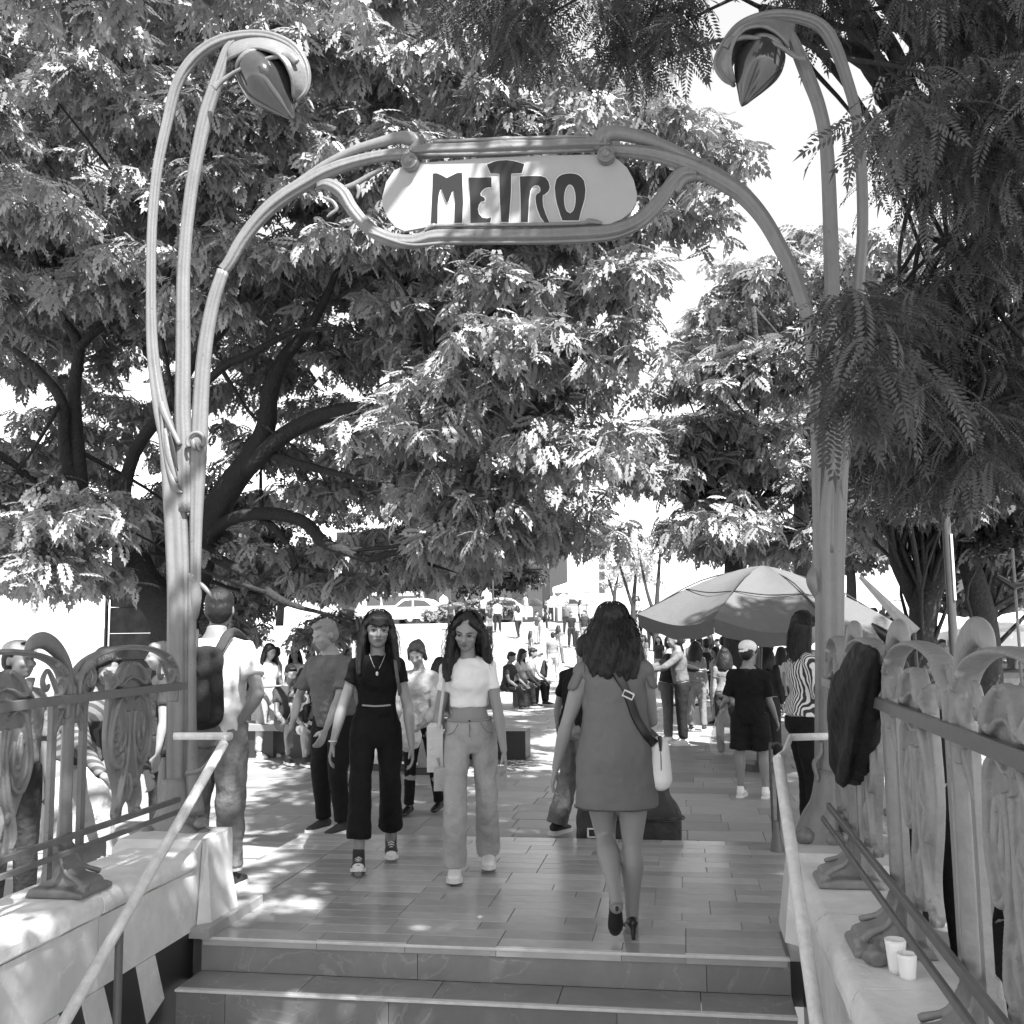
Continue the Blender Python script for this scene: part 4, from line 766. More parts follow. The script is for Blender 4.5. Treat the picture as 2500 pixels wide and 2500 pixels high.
def person(label, pos, rz, H, legs, arms, lean=(0, 0), head=(0, 0, 0), sex='f', fat=1.0, vox=.010, top=None, bottom=None, shoes=None, hair=None, skin='skin', gz=0.0, group=None, sleeve=.45, hem=.0, neck=.0, cuff=.0, face=False, curl=.6, twist=0, palm=None, hemz=None):
    """legs/arms: {-1:((p,o),(p,o)), 1:...}; lean=(forward, sideways) degrees; -1 is the side at screen left when rz = 0 (facing the camera)"""
    s = H/1.65; t = thing('person', label, 'person', (pos[0], pos[1], gz), R(rz), group); G = {}
    hipw = .085 if sex == 'f' else .088; shw = (.158 if sex == 'f' else .188)*(.5+.5*fat)
    J = {}; low = 0
    for m in (-1, 1):
        h = Vector((m*hipw*s, 0, 0)); (tp, to), (sp, so) = legs[m]; k = h+D(tp, to, m)*.395*s; a = k+D(sp, so, m)*.385*s; J['h', m], J['k', m], J['a', m] = h, k, a; low = min(low, a.z)
    root = Vector((0, 0, -low+.075*s)); 
    for k in list(J): J[k] = J[k]+root
    up = Matrix.Rotation(R(lean[0]), 3, 'X') @ Matrix.Rotation(R(lean[1]), 3, 'Y') @ Vector((0, 0, 1)); tw = Matrix.Rotation(R(twist), 3, 'Z')
    rt = tw @ Vector((1, 0, 0)); rt = (rt-up*rt.dot(up)).normalized(); fw = up.cross(rt)*1.0; fw = rt.cross(up)*-1.0; fw = -up.cross(rt)   # forward (-Y)
    T = lambda z, f=0, x=0: root+up*(z*s)+fw*(f*s)+rt*(x*s)
    G.update(root=root, up=up, rt=rt, fw=fw, T=T, J=J, t=t, s=s)
    # torso rings: height above hip joint, half width, half depth, forward shift
    f_ = fat
    if sex == 'f': TR = [(-.09, .115, .09, -.01), (-.03, .16, .115, -.012), (.04, .165, .118, -.01), (.12, .14, .1, 0), (.19, .122, .088, .008), (.27, .13, .092, .005), (.35, .142, .112, .012), (.41, .138, .098, .004), (.45, .115, .075, -.004), (.485, .075, .058, -.01), (.515, .052, .05, -.01), (.55, .046, .046, -.005)]
    else: TR = [(-.09, .11, .09, -.01), (-.03, .15, .11, -.01), (.05, .155, .112, -.005), (.13, .148, .108, .004), (.2, .148, .108, .01), (.28, .158, .113, .006), (.36, .17, .118, .006), (.42, .168, .1, 0), (.465, .12, .075, -.006), (.50, .085, .06, -.01), (.53, .06, .055, -.01), (.56, .054, .052, -.005)]
    def torso(mb, z0, z1, add, w=1.0):
        pts = []
        for z, a, b, f in TR:
            if z0-1e-6 <= z <= z1+1e-6: p = T(z, f); pts.append((*p, (a*f_+add)*s*w, (b*(.4+.6*f_)*(f_ if f_ > 1 else 1)+add)*s*w))
        mb.tube(cr(pts, 3), 22, ref=fw)
    AJ = {}
    for m in (-1, 1):
        (p1, o1), (p2, o2) = arms[m]; S_ = T(.425, -.005, m*(shw-.018)); q = lambda v: (rt*v.x+(-fw)*v.y*1.0+Vector((0, 0, 1))*v.z)
        u_ = q(D(p1, o1, m)); e = S_+u_*.275*s; f2 = q(D(p2, o2, m)); w = e+f2*.245*s; AJ[m] = (S_, e, w, f2)
    G['arm'] = AJ
    # ---- body (one continuous skin)
    mb = MB(); torso(mb, -.09, .56, 0)
    for m in (-1, 1):
        h, k, a = J['h', m], J['k', m], J['a', m]; th = (k-h); sh = (a-k)
        mb.tube(cr([(*(h+Vector((0, 0, .03*s))), .08*s*f_), (*(h+th*.2), .088*s*f_), (*(h+th*.6), .07*s*f_), (*k, .053*s), (*(k+sh*.12), .05*s), (*(k+sh*.32), .055*s*(.5+.5*f_)), (*(k+sh*.65), .04*s), (*a, .031*s), (*(a+sh.normalized()*.03*s), .034*s)], 3), 14)
        mb.cap(k-th.normalized()*.02*s, k+sh.normalized()*.02*s, .052*s, .05*s)
        S_, e, w, f2 = AJ[m]
        mb.ell(S_, (.048*s*(.5+.5*f_),)*3, nu=12, nv=8); mb.cap(T(.45, -.008, m*.055), S_, .045*s, .045*s)
        mb.tube(cr([(*S_, .046*s*f_), (*(S_.lerp(e, .4)), .042*s*f_), (*(S_.lerp(e, .85)), .035*s), (*e, .034*s)], 3), 12); mb.ell(e, (.034*s,)*3, nu=10, nv=6)
        mb.tube(cr([(*e, .033*s), (*(e.lerp(w, .25)), .037*s), (*(e.lerp(w, .7)), .027*s), (*w, .021*s)], 3), 12)
        hand(mb, w, f2, m, s, curl, G, palm.get(m) if palm else None)
        fd = foot_dir(sh); mb.cap(a+Vector((0, 0, -.03*s)), a+fd*.13*s+Vector((0, 0, -.052*s)), .034*s, .026*s)
    mb.cap(T(.5, -.01), T(.60, .01), .052*s*(.6+.4*f_), .046*s)
    hr = Matrix.Rotation(R(head[2]), 3, 'Z') @ Matrix.Rotation(R(head[0]+lean[0]*.6), 3, 'X') @ Matrix.Rotation(R(head[1]), 3, 'Y')
    hc = T(.66, .022)+Vector((0, 0, .0)); G['hc'] = hc; G['hr'] = hr; q = s*(1.06 if face else 1.02); HX = lambda x, y, z: hc+hr @ Vector((x*q, y*q, z*q)); G['HX'] = HX
    mb.ell(HX(0, .008, .022), (.073*q, .09*q, .083*q), hr); mb.ell(HX(0, -.03, -.03), (.058*q, .062*q, .078*q), hr); mb.ell(HX(0, -.048, -.075), (.036*q, .036*q, .03*q), hr); mb.ell(HX(0, -.02, -.055), (.054*q, .05*q, .04*q), hr)
    mb.cap(HX(0, -.092, .012), HX(0, -.109, -.022), .007*q, .0125*q, 8); mb.cap(HX(-.011, -.097, -.027), HX(.011, -.097, -.027), .008*q, .008*q, 8)
    mb.cap(HX(-.03, -.078, .022), HX(.03, -.078, .022), .012*q, .012*q, 8)
    for m in (-1, 1): mb.ell(HX(m*.036, -.066, -.022), (.022*q, .022*q, .02*q)); mb.ell(HX(m*.072, .008, -.012), (.009*q, .02*q, .03*q), hr, 8, 6)
    mb.cap(HX(-.016, -.088, -.052), HX(.016, -.088, -.052), .008*q, .008*q, 8)
    fused(mb, 'body', C[skin], t, vox*.8, 2)
    if face:
        for m in (-1, 1):
            MB().ell(HX(m*.031, -.0835, .003), (.012*q, .005*q, .0042*q), hr, 10, 6).build('eye', C['eyew'], t, smooth='all'); MB().ell(HX(m*.031, -.0885, .003), (.0058*q, .003*q, .0055*q), hr, 8, 6).build('iris', C['eye'], t, smooth='all')
            MB().tube([(*HX(m*.015, -.089, .008), .0015*q), (*HX(m*.031, -.0925, .0105), .003*q), (*HX(m*.047, -.083, .007), .0018*q)], 6).build('eyelashes', C['eye'], t, smooth='all')
            MB().tube([(*HX(m*.013, -.091, .021), .002*q), (*HX(m*.034, -.089, .028), .0034*q), (*HX(m*.052, -.075, .022), .0018*q)], 6).build('eyebrow', C['brow'], t, smooth='all')
        MB().tube(cr([(*HX(-.022, -.088, -.05), .0015*q), (*HX(-.009, -.0965, -.0485), .004*q), (*HX(0, -.0975, -.050), .0038*q), (*HX(.009, -.0965, -.0485), .004*q), (*HX(.022, -.088, -.05), .0015*q)], 3), 8).build('upper_lip', C['lip'], t, smooth='all')
        MB().tube(cr([(*HX(-.019, -.088, -.054), .0015*q), (*HX(0, -.096, -.0575), .0055*q), (*HX(.019, -.088, -.054), .0015*q)], 4), 8).build('lower_lip', C['lip'], t, smooth='all')
    # ---- top
    if top:
        mb = MB(); z0 = top.get('z0', .04); ad = top.get('add', .013); torso(mb, z0, .49 if sex == 'f' else .505, ad)
        for m in (-1, 1):
            S_, e, w, f2 = AJ[m]; mb.cap(T(.45, -.008, m*.055), S_, .056*s, .059*s*(.6+.4*f_))
            L_ = top.get('sleeve', .5); Lp = [(*S_, .06*s*(.5+.5*f_)), (*S_.lerp(e, min(L_, 1)*.5), (.053*f_)*s), (*S_.lerp(e, min(L_, .97)), (.05+top.get('loose', .006))*s*f_)]
            if L_ > 1: Lp += [(*e, .05*s), (*e.lerp(w, .4), .045*s), (*e.lerp(w, min(.95, L_-1)), .035*s)]
            if L_ > 0: mb.tube(cr(Lp, 3), 14)
            if L_ > 1: mb.ell(e, (.048*s,)*3, nu=10, nv=8)
            if sex == 'f' and top.get('bust', 1): mb.ell(T(.345, .066, m*.062), (.056*s, .05*s, .055*s))
        if top.get('collar'): mb.cap(T(.5, -.02), T(.54, -.01), .06*s, .055*s)
        fused(mb, top.get('name', 'shirt'), top['m'] if not isinstance(top['m'], str) else C[top['m']], t, vox, 3, top.get('disp', .03), top.get('dsc', .07))
    # ---- trousers / shorts
    if bottom:
        mb = MB(); ad = bottom.get('add', .014); pts = []
        zt = bottom.get('z1', .12)
        for z, a, b, f in TR:
            if z <= zt+1e-6: p = T(z, f); pts.append((*p, (a*f_+ad)*s, (b*f_+ad)*s))
        mb.tube(cr(pts, 3), 20, ref=fw)
        for m in (-1, 1):
            h, k, a = J['h', m], J['k', m], J['a', m]; L_ = bottom.get('len', 1.0); th, kn, cf = bottom.get('r', (.098, .07, .062))
            sh = a-k; pp = [(*(h+Vector((0, 0, .02*s))), th*s*f_*.96), (*h.lerp(k, .25), th*s*f_), (*h.lerp(k, .65), (th*.45+kn*.55)*s*f_)]
            if L_ > .5: pp += [(*k, kn*s), (*(k+sh*.35), (kn*.6+cf*.4)*s), (*(k+sh*(L_-.5)*2*.97), cf*s), (*(k+sh*(L_-.5)*2), cf*s*1.03)]
            else: pp += [(*h.lerp(k, L_*2), kn*s*1.12)]
            mb.tube(cr(pp, 3), 16)
            if L_ > .5: mb.ell(k, (kn*s*.97,)*3, nu=12, nv=8)
        fused(mb, bottom.get('name', 'trousers'), bottom['m'] if not isinstance(bottom['m'], str) else C[bottom['m']], t, vox, 2, bottom.get('disp', .014), .1)
    if shoes:
        for m in (-1, 1):
            k, a = J['k', m], J['a', m]; fd = foot_dir(a-k); up_ = Vector((0, 0, 1)); c = a+Vector((0, 0, -.075*s)); tl = shoes.get('lift', {}).get(m, 0)
            fd = (fd+Vector((0, 0, 1))*math.tan(R(tl))).normalized(); n_ = fd.cross(Vector((1, 0, 0))); sidev = fd.cross(up_).normalized(); n_ = sidev.cross(fd)
            def q3(x, f, z): return c+sidev*x*s+fd*f*s+n_*z*s
            mb = MB(); kind = shoes['kind']
            if kind == 'heel':
                mb.tube(cr([(*q3(0, -.045, .06), .02*s, .02*s), (*q3(0, -.03, .075), .03*s, .028*s), (*q3(0, .04, .05), .034*s, .02*s), (*q3(0, .11, .024), .040*s, .018*s), (*q3(0, .16, .018), .028*s, .014*s), (*q3(0, .18, .016), .012*s, .008*s)], 3), 14, ref=n_)
                mb.cap(q3(0, -.042, .07), q3(0, -.055, -.0), .018*s, .010*s)
            else:
                hi = .05 if kind == 'high' else .02
                mb.tube(cr([(*q3(0, -.065, .045), .022*s, .02*s), (*q3(0, -.045, .05), .036*s, .036*s), (*q3(0, .03, .048), .038*s, .036*s), (*q3(0, .10, .035), .043*s, .026*s), (*q3(0, .155, .028), .036*s, .02*s), (*q3(0, .18, .024), .018*s, .012*s)], 3), 16, ref=n_)
                mb.cap(q3(0, -.01, .06), a+Vector((0, 0, hi*s)), .04*s, .038*s)
            fused(mb, 'shoe', C[shoes['m']], t, vox*.8, 2)
            if kind in ('sneaker', 'high'):
                so_ = MB(); ol = [(-.085, .018), (-.075, .036), (0, .04), (.08, .05), (.14, .046), (.185, .024), (.195, 0)]; ol = ol+[(f, -x) for f, x in reversed(ol[:-1])]
                so_.prism(ol, lambda f, x, d: q3(x, f, d), -.002, .026 if kind == 'sneaker' else .02).build('shoe_sole', C['sole'], t)
                if kind == 'high':
                    so_ = MB(); so_.ell(q3(0, .155, .026), (.036*s, .03*s, .022*s)).build('toe_cap', C['sole'], t, smooth='all')
                    for i in range(5): f0 = .10-.025*i; z0 = .052+.011*i; MB().tube([(*q3(-.02, f0, z0), .004*s), (*q3(0, f0+.004, z0+.012), .004*s), (*q3(.02, f0, z0), .004*s)], 6).build('shoelace', C['sole'], t)
    if hair: hairdo(hair, G, vox)
    return G
def foot_dir(sh):
    d = sh.normalized(); f = Vector((0, -1, 0)); return f
def hand(mb, w, d, m, s, curl, G, pl=None):
    d = d.normalized(); side = Vector(pl) if pl else (-G['fw'])  # direction of the thumb side is forward
    th = G['fw'] if not pl else Vector(pl); th = (th-d*th.dot(d)).normalized(); pn = d.cross(th)*m   # palm normal towards the body
    P = lambda a, b, c: w+d*a*s+th*b*s+pn*c*s
    for b in (-.026, -.009, .009, .026): mb.cap(P(.012, b*.55, 0), P(.08, b, .002), .014*s, .0115*s, 8)
    for i, (b, L_) in enumerate(((.030, .066), (.010, .074), (-.010, .068), (-.028, .054))):
        p0 = P(.082, b, .002); ang = curl*(.8+.12*i); a1 = ang*.6; a2 = ang*1.3; a3 = ang*1.9
        dirs = [(d*cos(x)+pn*sin(x)) for x in (a1, a2, a3)]; p1 = p0+dirs[0]*L_*.45*s; p2 = p1+dirs[1]*L_*.33*s; p3 = p2+dirs[2]*L_*.25*s
        mb.cap(p0, p1, .0098*s, .009*s, 8, 3); mb.cap(p1, p2, .009*s, .008*s, 8, 3); mb.cap(p2, p3, .008*s, .007*s, 8, 3)
    q0 = P(.022, .024, .006); q1 = P(.05, .05, .018); q2 = P(.078, .056, .026); mb.cap(q0, q1, .014*s, .0105*s, 8); mb.cap(q1, q2, .010*s, .0085*s, 8)
def hairdo(h, G, vox):
    mb = MB(); X = G['HX']; s = G['s']; k = h['kind']; hr = G['hr']; m_ = C[h.get('m', 'hair')]; rn = random.Random(h.get('seed', 1)); up = G['up']; fw = G['fw']; rt = G['rt']
    if k in ('long', 'wavy', 'short', 'bob', 'pony', 'bun'):
        mb.ell(X(0, .020, .040), (.082*s, .094*s, .080*s), hr, 20, 12); mb.ell(X(0, .045, -.005), (.078*s, .068*s, .085*s), hr)
        if k != 'short':
            for m in (-1, 1): mb.cap(X(m*.066, -.006, .045), X(m*.076, .004, -.06), .022*s, .022*s); mb.cap(X(m*.035, -.064, .085), X(m*.070, -.030, .03), .015*s, .015*s)
        else: mb.ell(X(0, -.035, .085), (.06*s, .05*s, .026*s), hr)
        if k == 'bun': mb.ell(X(0, .1, .05), (.04*s, .04*s, .04*s))
        if k == 'pony': mb.tube(cr([(*X(0, .09, .04), .025*s), (*X(0, .14, -.0), .03*s), (*X(0, .13, -.12), .026*s), (*X(0, .11, -.2), .01*s)], 4), 10)
    def FR(cx):
        f = h.get('front', 0); f = f if isinstance(f, tuple) else (f, f)
        return (f[0] if cx < 0 else f[1])*(1 if abs(cx) > .55 else 0)
    if k in ('long', 'wavy', 'bob'):
        L_ = h.get('L', .34); sp = h.get('spread', .05); wv = .013 if k == 'wavy' else .004
        for i in range(h.get('n', 20)):
            a = pi*(.02+.96*i/(h.get('n', 20)-1)); cx, cy = cos(a), sin(a); p0 = X(cx*.075, .005+cy*.075, .02); fall = L_*rn.uniform(.86, 1.04)
            fr = FR(cx)
            base = p0; out = rt*cx*1.0-fw*cy; pts = []
            for j in range(7):
                q = j/6; p = base+Vector((0, 0, -1))*fall*q*s+out*(sp*sin(min(1, q*1.3)*pi/2)*s)+fw*(fr*q*s)+rt*(cx*.0)+Vector((wv*sin(q*9+i*1.7), wv*cos(q*8+i), 0))*s*q**.5
                pts.append((*p, (.030-.012*q)*s*(1.15 if k == 'wavy' else 1)))
            mb.tube(cr(pts, 2), 8)
        if h.get('n', 20) >= 20:
            ms = MB(); cc = X(0, .02, .045)
            for i in range(150):
                a = pi*(-.05+1.1*rn.random()); cx, cy = cos(a), sin(a); fall = L_*rn.uniform(.5, 1.1); fr = FR(cx); out = rt*cx-fw*cy; k_ = rn.uniform(.96, 1.12); pts = []; ph = rn.uniform(0, 6)
                top_ = X(cx*.03*k_, .01+cy*.03*k_, .123); mid_ = X(cx*.083*k_, .008+cy*.09*k_, .05); pts = [(*top_, .0012), (*X(cx*.062*k_, .01+cy*.068*k_, .10), .0014), (*mid_, .0015)]
                for j in range(1, 7):
                    q = j/6; p = mid_+Vector((0, 0, -1))*fall*q*s+out*((sp+.012)*sin(min(1, q*1.3)*pi/2)*s)+fw*(fr*q*s)+Vector((wv*sin(q*8+ph)*1.2, wv*cos(q*7+ph)*1.2, 0))*s; pts.append((*p, .0014*(1-.6*q)))
                ms.tube(cr(pts, 2), 3, caps=False)
            ms.build('loose_strands', m_, G['t'], fixn=False, kind='stuff')
    if h.get('bangs'):
        for i in range(9):
            x = (i-4)/4; mb.tube([(*X(x*.03, -.055, .1), .012*s), (*X(x*.045, -.088, .075), .012*s), (*X(x*.055, -.098+.022*abs(x)**2, .04+.006*rn.uniform(-1, 1)), .0085*s), (*X(x*.056, -.0985+.024*abs(x)**2, .027+.006*rn.uniform(-1, 1)), .004*s)], 7)
    if k == 'bald': mb.ell(X(0, .028, .01), (.0795*s, .085*s, .06*s), hr); mb.ell(X(0, .0, .03), (.0765*s, .075*s, .05*s), hr)
    fused(mb, 'hair', m_, G['t'], vox*.75, 1, .012 if k == 'wavy' else .006, .03)
def strap(G, pts, w, m, name='strap', ref=None):
    o = MB().tube(cr([(*p, w, .004) for p in pts], 5), 8, ref=ref or G['fw']).build(name, m, G['t'], smooth='all'); return o
stand = {-1: ((2, 3), (-2, 2)), 1: ((2, 3), (-2, 2))}
hang = {-1: ((0, 9), (8, 6)), 1: ((0, 9), (8, 6))}
def at(u, y, gz=0.0): p = oy(u, 1600, y); return (p.x, y)
def Ht(u, v, y, gz=0.0): return oy(u, v, y).z-gz
C['dress'] = cloth('plain_grey_dress_cloth', .15, var=.05, bump=.25); C['tee_b'] = cloth('black_tee', .009, var=.1); C['tee_w'] = cloth('white_tee', .75, var=.06, bump=.3); C['tee_g'] = cloth('grey_tee', .11); C['tee_p'] = cloth('pale_tee', .55, bump=.3)
# 1 girl in black
y = 6.62; g1 = person('young woman walking forward in black tee, cropped black jeans and high-top canvas sneakers', at(918, y), 17, Ht(930, 1482, y)*1.01, {-1: ((20, 2), (2, 1)), 1: ((-4, 1), (-30, 1))}, {-1: ((-6, 19), (12, 14)), 1: ((4, 14), (14, 5))}, lean=(2, 1),
    head=(6, 3, 4), top=dict(m='tee_b', z0=.12, sleeve=.42, name='tee', disp=.024), bottom=dict(m='jeansd', z1=.19, len=.83, r=(.094, .072, .08), disp=.018), shoes=dict(kind='high', m='shoec', lift={-1: 14}), hair=dict(kind='long', L=.33, bangs=1, front=.06, spread=.04, n=22), face=True, vox=.009, fat=.88)
T = g1['T']; strap(g1, [g1['HX'](0, 0, -.14)+Vector((m*.0, 0, 0)) for m in (0,)]*0 or [T(.50, .04, -.05), T(.44, .098, -.025), T(.405, .118, 0.0), T(.44, .098, .025), T(.50, .04, .05)], .0015, C['sole'], 'necklace'); MB().ell(T(.385, .128, 0), (.009, .004, .014)).build('pendant', C['sole'], g1['t'], smooth='all')
strap(g1, [T(.50, -.02, .11), T(.45, .085, .115), T(.35, .1, .13), T(.24, .03, .15)], .012, cm(.12)); strap(g1, [T(.185, .105, -.09), T(.18, .118, 0), T(.185, .105, .09)], .006, cm(.3), 'belt_cord')
S_, e, w, f2 = g1['arm'][-1]; MB().tube([(*(w+Vector((.026*cos(a), .026*sin(a), .02))), .004) for a in np.linspace(0, 2*pi, 14)], 6).build('bracelet', C['sole'], g1['t'], smooth='all')
# 2 girl in white
y = 6.45; g2 = person('young woman walking in white crop tee and pale cargo jeans, long hair over one shoulder', at(1146, y), 11, Ht(1150, 1487, y)*1.015, {-1: ((20, 1), (-4, 1)), 1: ((-4, 2), (-28, 1))}, {-1: ((-8, 12), (8, 4)), 1: ((8, 11), (16, 8))}, lean=(3, -1),
    head=(20, 6, -12), top=dict(m='tee_w', z0=.19, sleeve=.5, name='crop_tee', disp=.024), bottom=dict(m='jeans', z1=.12, len=.985, r=(.096, .072, .074), disp=.022), shoes=dict(kind='sneaker', m='shoew', lift={-1: 6}), hair=dict(kind='wavy', L=.34, front=(.095, -.02), spread=.05, n=22, seed=4), face=True, vox=.009, fat=.86)
T = g2['T']; strap(g2, [T(.49, -.04, -.13), T(.475, .05, -.14), T(.35, .09, -.15), T(.15, .08, -.18), T(.0, .05, -.2)], .010, cm(.5))
MB().box(-.05, .05, -.04, .04, -.3, 0, .02).build('tote_bag', cm(.5), g2['t']).location = T(.1, .02, -.215)
for m in (-1, 1): MB().box(-.05, .05, -.02, .02, -.14, 0, .01).build('cargo_pocket', C['jeans'], g2['t']).location = g2['J']['h', m].lerp(g2['J']['k', m], .62)+Vector((m*.085, 0, .06))
# 3 woman in the grey dress, walking away
y = 5.32; gd = person('woman walking away in plain grey dress and black heels with crossbody strap', at(1497, y), 188, Ht(1500, 1462, y)*1.0, {-1: ((-2, -2), (-4, -2)), 1: ((10, -4), (-50, -4))}, {-1: ((22, 10), (78, -18)), 1: ((2, 20), (14, 14))},
    top=None, shoes=dict(kind='heel', m='shoeb', lift={1: -48}), hair=dict(kind='wavy', L=.29, spread=.052, n=32, seed=9), vox=.009, fat=1.12, curl=.7)
T = gd['T']; mb = MB(); s = gd['s']; mb.tube(cr([(*T(-.245, .0), .212*s, .162*s), (*T(-.19, .0), .21*s, .16*s), (*T(-.1, -.01), .205*s, .15*s), (*T(.0, -.01), .198*s, .168*s), (*T(.1, -.01), .182*s, .16*s), (*T(.2, -.005), .165*s, .14*s), (*T(.3, .0), .165*s, .138*s), (*T(.38, .0), .165*s, .132*s), (*T(.44, -.005), .14*s, .1*s), (*T(.48, -.01), .095*s, .072*s), (*T(.505, -.01), .062*s, .058*s)], 4), 30, ref=gd['fw'])
for m in (-1, 1): mb.cap(T(.445, -.008, m*.06), gd['arm'][m][0], .062*s, .06*s); mb.ell(T(.35, .07, m*.065), (.06*s, .05*s, .055*s))
fused(mb, 'dress', C['dress'], gd['t'], .009, 2, .03, .12)
for m in (-1, 1):
    mb = MB(); S_, e, w, f2 = gd['arm'][m]; d = (e-S_).normalized()
    for i in range(9): a = -1.4+2.8*i/8; o_ = Vector((m*cos(a)*.5, sin(a), 0)); mb.cap(S_+Vector((0, 0, .035))+o_*.03, S_+d*(.07+.012*(i % 2))+o_*.062+Vector((m*.018, 0, 0)), .02, .014, 8)
    fused(mb, 'ruffle_sleeve', C['dress'], gd['t'], .008, 1)
bk = -gd['fw']; strap(gd, [T(.52, .02, .07), T(.50, -.075, .04), T(.42, -.128, -.01), T(.3, -.135, -.065), T(.2, -.13, -.1), T(.12, -.128, -.15), T(.075, -.09, -.19)], .022, C['shoeb'], 'crossbody_strap', bk)
bq = T(.31, -.145, -.06); MB().tube([(*(bq+gd['rt']*a+Vector((0, 0, b))+gd['rt']*0), .005) for a, b in ((-.028, .012), (.018, .034), (.03, .008), (-.016, -.014), (-.028, .012))], 6).build('strap_buckle', C['sole'], gd['t'])
mb = MB(); c = T(-.01, -.045, -.215); fused(MB().cap(c+Vector((0, 0, .07)), c-Vector((0, 0, .09)), .05, .062), 'handbag', C['tee_w'], gd['t'], .008, 4); MB().tube(cr([(*(c+Vector((0, 0, .1))+bk*.04), .006), (*(c+Vector((0, 0, .12))+bk*.05), .012), (*(c+Vector((0, 0, .05))+bk*.055), .005)], 3), 6).build('bag_clasp', C['shoeb'], gd['t'])
def ringT(T, G, z, ra, rb, r, name, m, f=0): c = T(z, f); MB().tube([(*(c+G['rt']*(ra*cos(q))+G['fw']*(rb*sin(q))), r) for q in np.linspace(0, 2*pi, 40)], 6, ref=(0, 0, 1)).build(name, m, G['t'], smooth='all')
s = gd['s']; ringT(T, gd, -.236, .2125*s, .163*s, .003, 'hem_seam', cm(.07)); ringT(T, gd, .505, .064*s, .06*s, .005, 'neck_binding', cm(.07), -.01)
c = T(-.01, -.045, -.215); MB().tube([(*(c+bk*(.058*cos(q))+Vector((0, 0, -.01+.1*sin(q)))+gd['rt']*.0), .003) for q in np.linspace(0, 2*pi, 30)], 5).build('bag_piping', cm(.25), gd['t'], smooth='all')
T = g2['T']; s = g2['s']; ringT(T, g2, .115, .140*s, .113*s, .006, 'waistband', cm(.26)); MB().tube([(*T(.10, .118), .003), (*T(.02, .124), .003)], 6).build('fly_seam', cm(.16), g2['t']); MB().ell(T(.118, .122), (.007, .005, .007)).build('jeans_button', C['shoeb'], g2['t'], smooth='all')
for m in (-1, 1): MB().tube(cr([(*T(.10, .095, m*.07), .0025), (*T(.05, .105, m*.10), .0025), (*T(.03, .07, m*.14), .0025)], 4), 5).build('pocket_seam', cm(.16), g2['t'], smooth='all')
# 4 backpack man on the left
y = 5.98; gb = person('man with dark backpack, pale tee and rolled jeans standing behind the left pylon', at(530, y), 180, Ht(500, 1428, y), {-1: ((-2, 2), (-3, 2)), 1: ((3, 4), (0, 2))}, {-1: ((-22, 26), (22, -38)), 1: ((20, 8), (60, 5))}, sex='m', head=(4, 0, 18),
    top=dict(m='tee_p', z0=-.03, sleeve=.62, loose=.014, name='tee'), bottom=dict(m='jeansm', z1=.05, len=.93, r=(.1, .08, .066), disp=.03), shoes=dict(kind='sneaker', m='shoec'), hair=dict(kind='short'), skin='skin2', vox=.010, fat=1.02)
T = gb['T']; s = gb['s']; bk = -gb['fw']; fused(MB().tube(cr([(*T(.44, -.13, -.0), .07*s, .03*s), (*T(.41, -.15), .105*s, .05*s), (*T(.3, -.175), .12*s, .07*s), (*T(.14, -.18), .125*s, .075*s), (*T(.06, -.165), .115*s, .06*s), (*T(.03, -.14), .08*s, .03*s)], 4), 22, ref=bk), 'backpack', cm(.022), gb['t'], .01, 2, .02, .12)
fused(MB().tube(cr([(*T(.28, -.235), .07*s, .02*s), (*T(.2, -.245), .085*s, .03*s), (*T(.1, -.245), .085*s, .03*s), (*T(.06, -.225), .07*s, .02*s)], 3), 16, ref=bk), 'backpack_pocket', cm(.03), gb['t'], .01, 2)
for m in (-1, 1): strap(gb, [T(.42, -.14, m*.07), T(.52, -.07, m*.10), T(.51, .03, m*.12), T(.42, .12, m*.13), T(.25, .13, m*.15)], .03, cm(.04), 'shoulder_strap')
for m in (-1, 1): a = gb['J']['a', m]; MB().tube([(*(a+Vector((0, 0, .03))), .069), (*(a+Vector((0, 0, .085))), .072)], 18).build('rolled_cuff', cm(.3), gb['t'], smooth=True)
X = gb['HX']; fused(MB().ell(X(0, .01, .055), (.087, .105, .068), gb['hr']), 'flat_cap', cm(.05), gb['t'], .008, 2)
# 5 bald man in grey tee
y = 8.45; g5 = person('short haired man in grey tee leaning forward behind the woman in black', at(820, y), -24, Ht(850, 1500, y, PZ), {-1: ((6, 4), (-8, 2)), 1: ((14, 4), (-6, 2))}, {-1: ((10, 24), (14, 4)), 1: ((30, 6), (40, 5))}, lean=(9, 0), head=(14, 0, -14), sex='m', fat=1.12, gz=PZ,
    top=dict(m='tee_g', z0=-.03, sleeve=.75, loose=.014, name='tee'), bottom=dict(m='jeansd', z1=.05, len=.97, r=(.1, .075, .06)), shoes=dict(kind='sneaker', m='shoec'), hair=dict(kind='short', m='hairg'), skin='skin', vox=.012)
# 6 older woman
y = 9.3; g6 = person('older woman in pale cardigan and black leggings looking down at a carrier bag', at(1030, y), -6, Ht(1030, 1555, y, PZ), {-1: ((6, 3), (0, 2)), 1: ((-4, 3), (-16, 2))}, {-1: ((14, 12), (62, -18)), 1: ((14, 12), (62, -18))}, lean=(10, 0), head=(24, 0, 6), gz=PZ, fat=1.05,
    top=dict(m=cm(.4), z0=-.03, sleeve=1.8, name='cardigan', disp=.024), bottom=dict(m='jeansd', z1=.05, len=.97, r=(.085, .058, .05), disp=.01), shoes=dict(kind='flat', m='shoeb'), hair=dict(kind='bun', m='hairb'), skin='skin', vox=.012)
fused(MB().cap(Vector((0, -.34, .86)), Vector((0, -.35, .72)), .09, .12), 'carrier_bag', cm(.55), g6['t'], .012, 2, .04, .06)
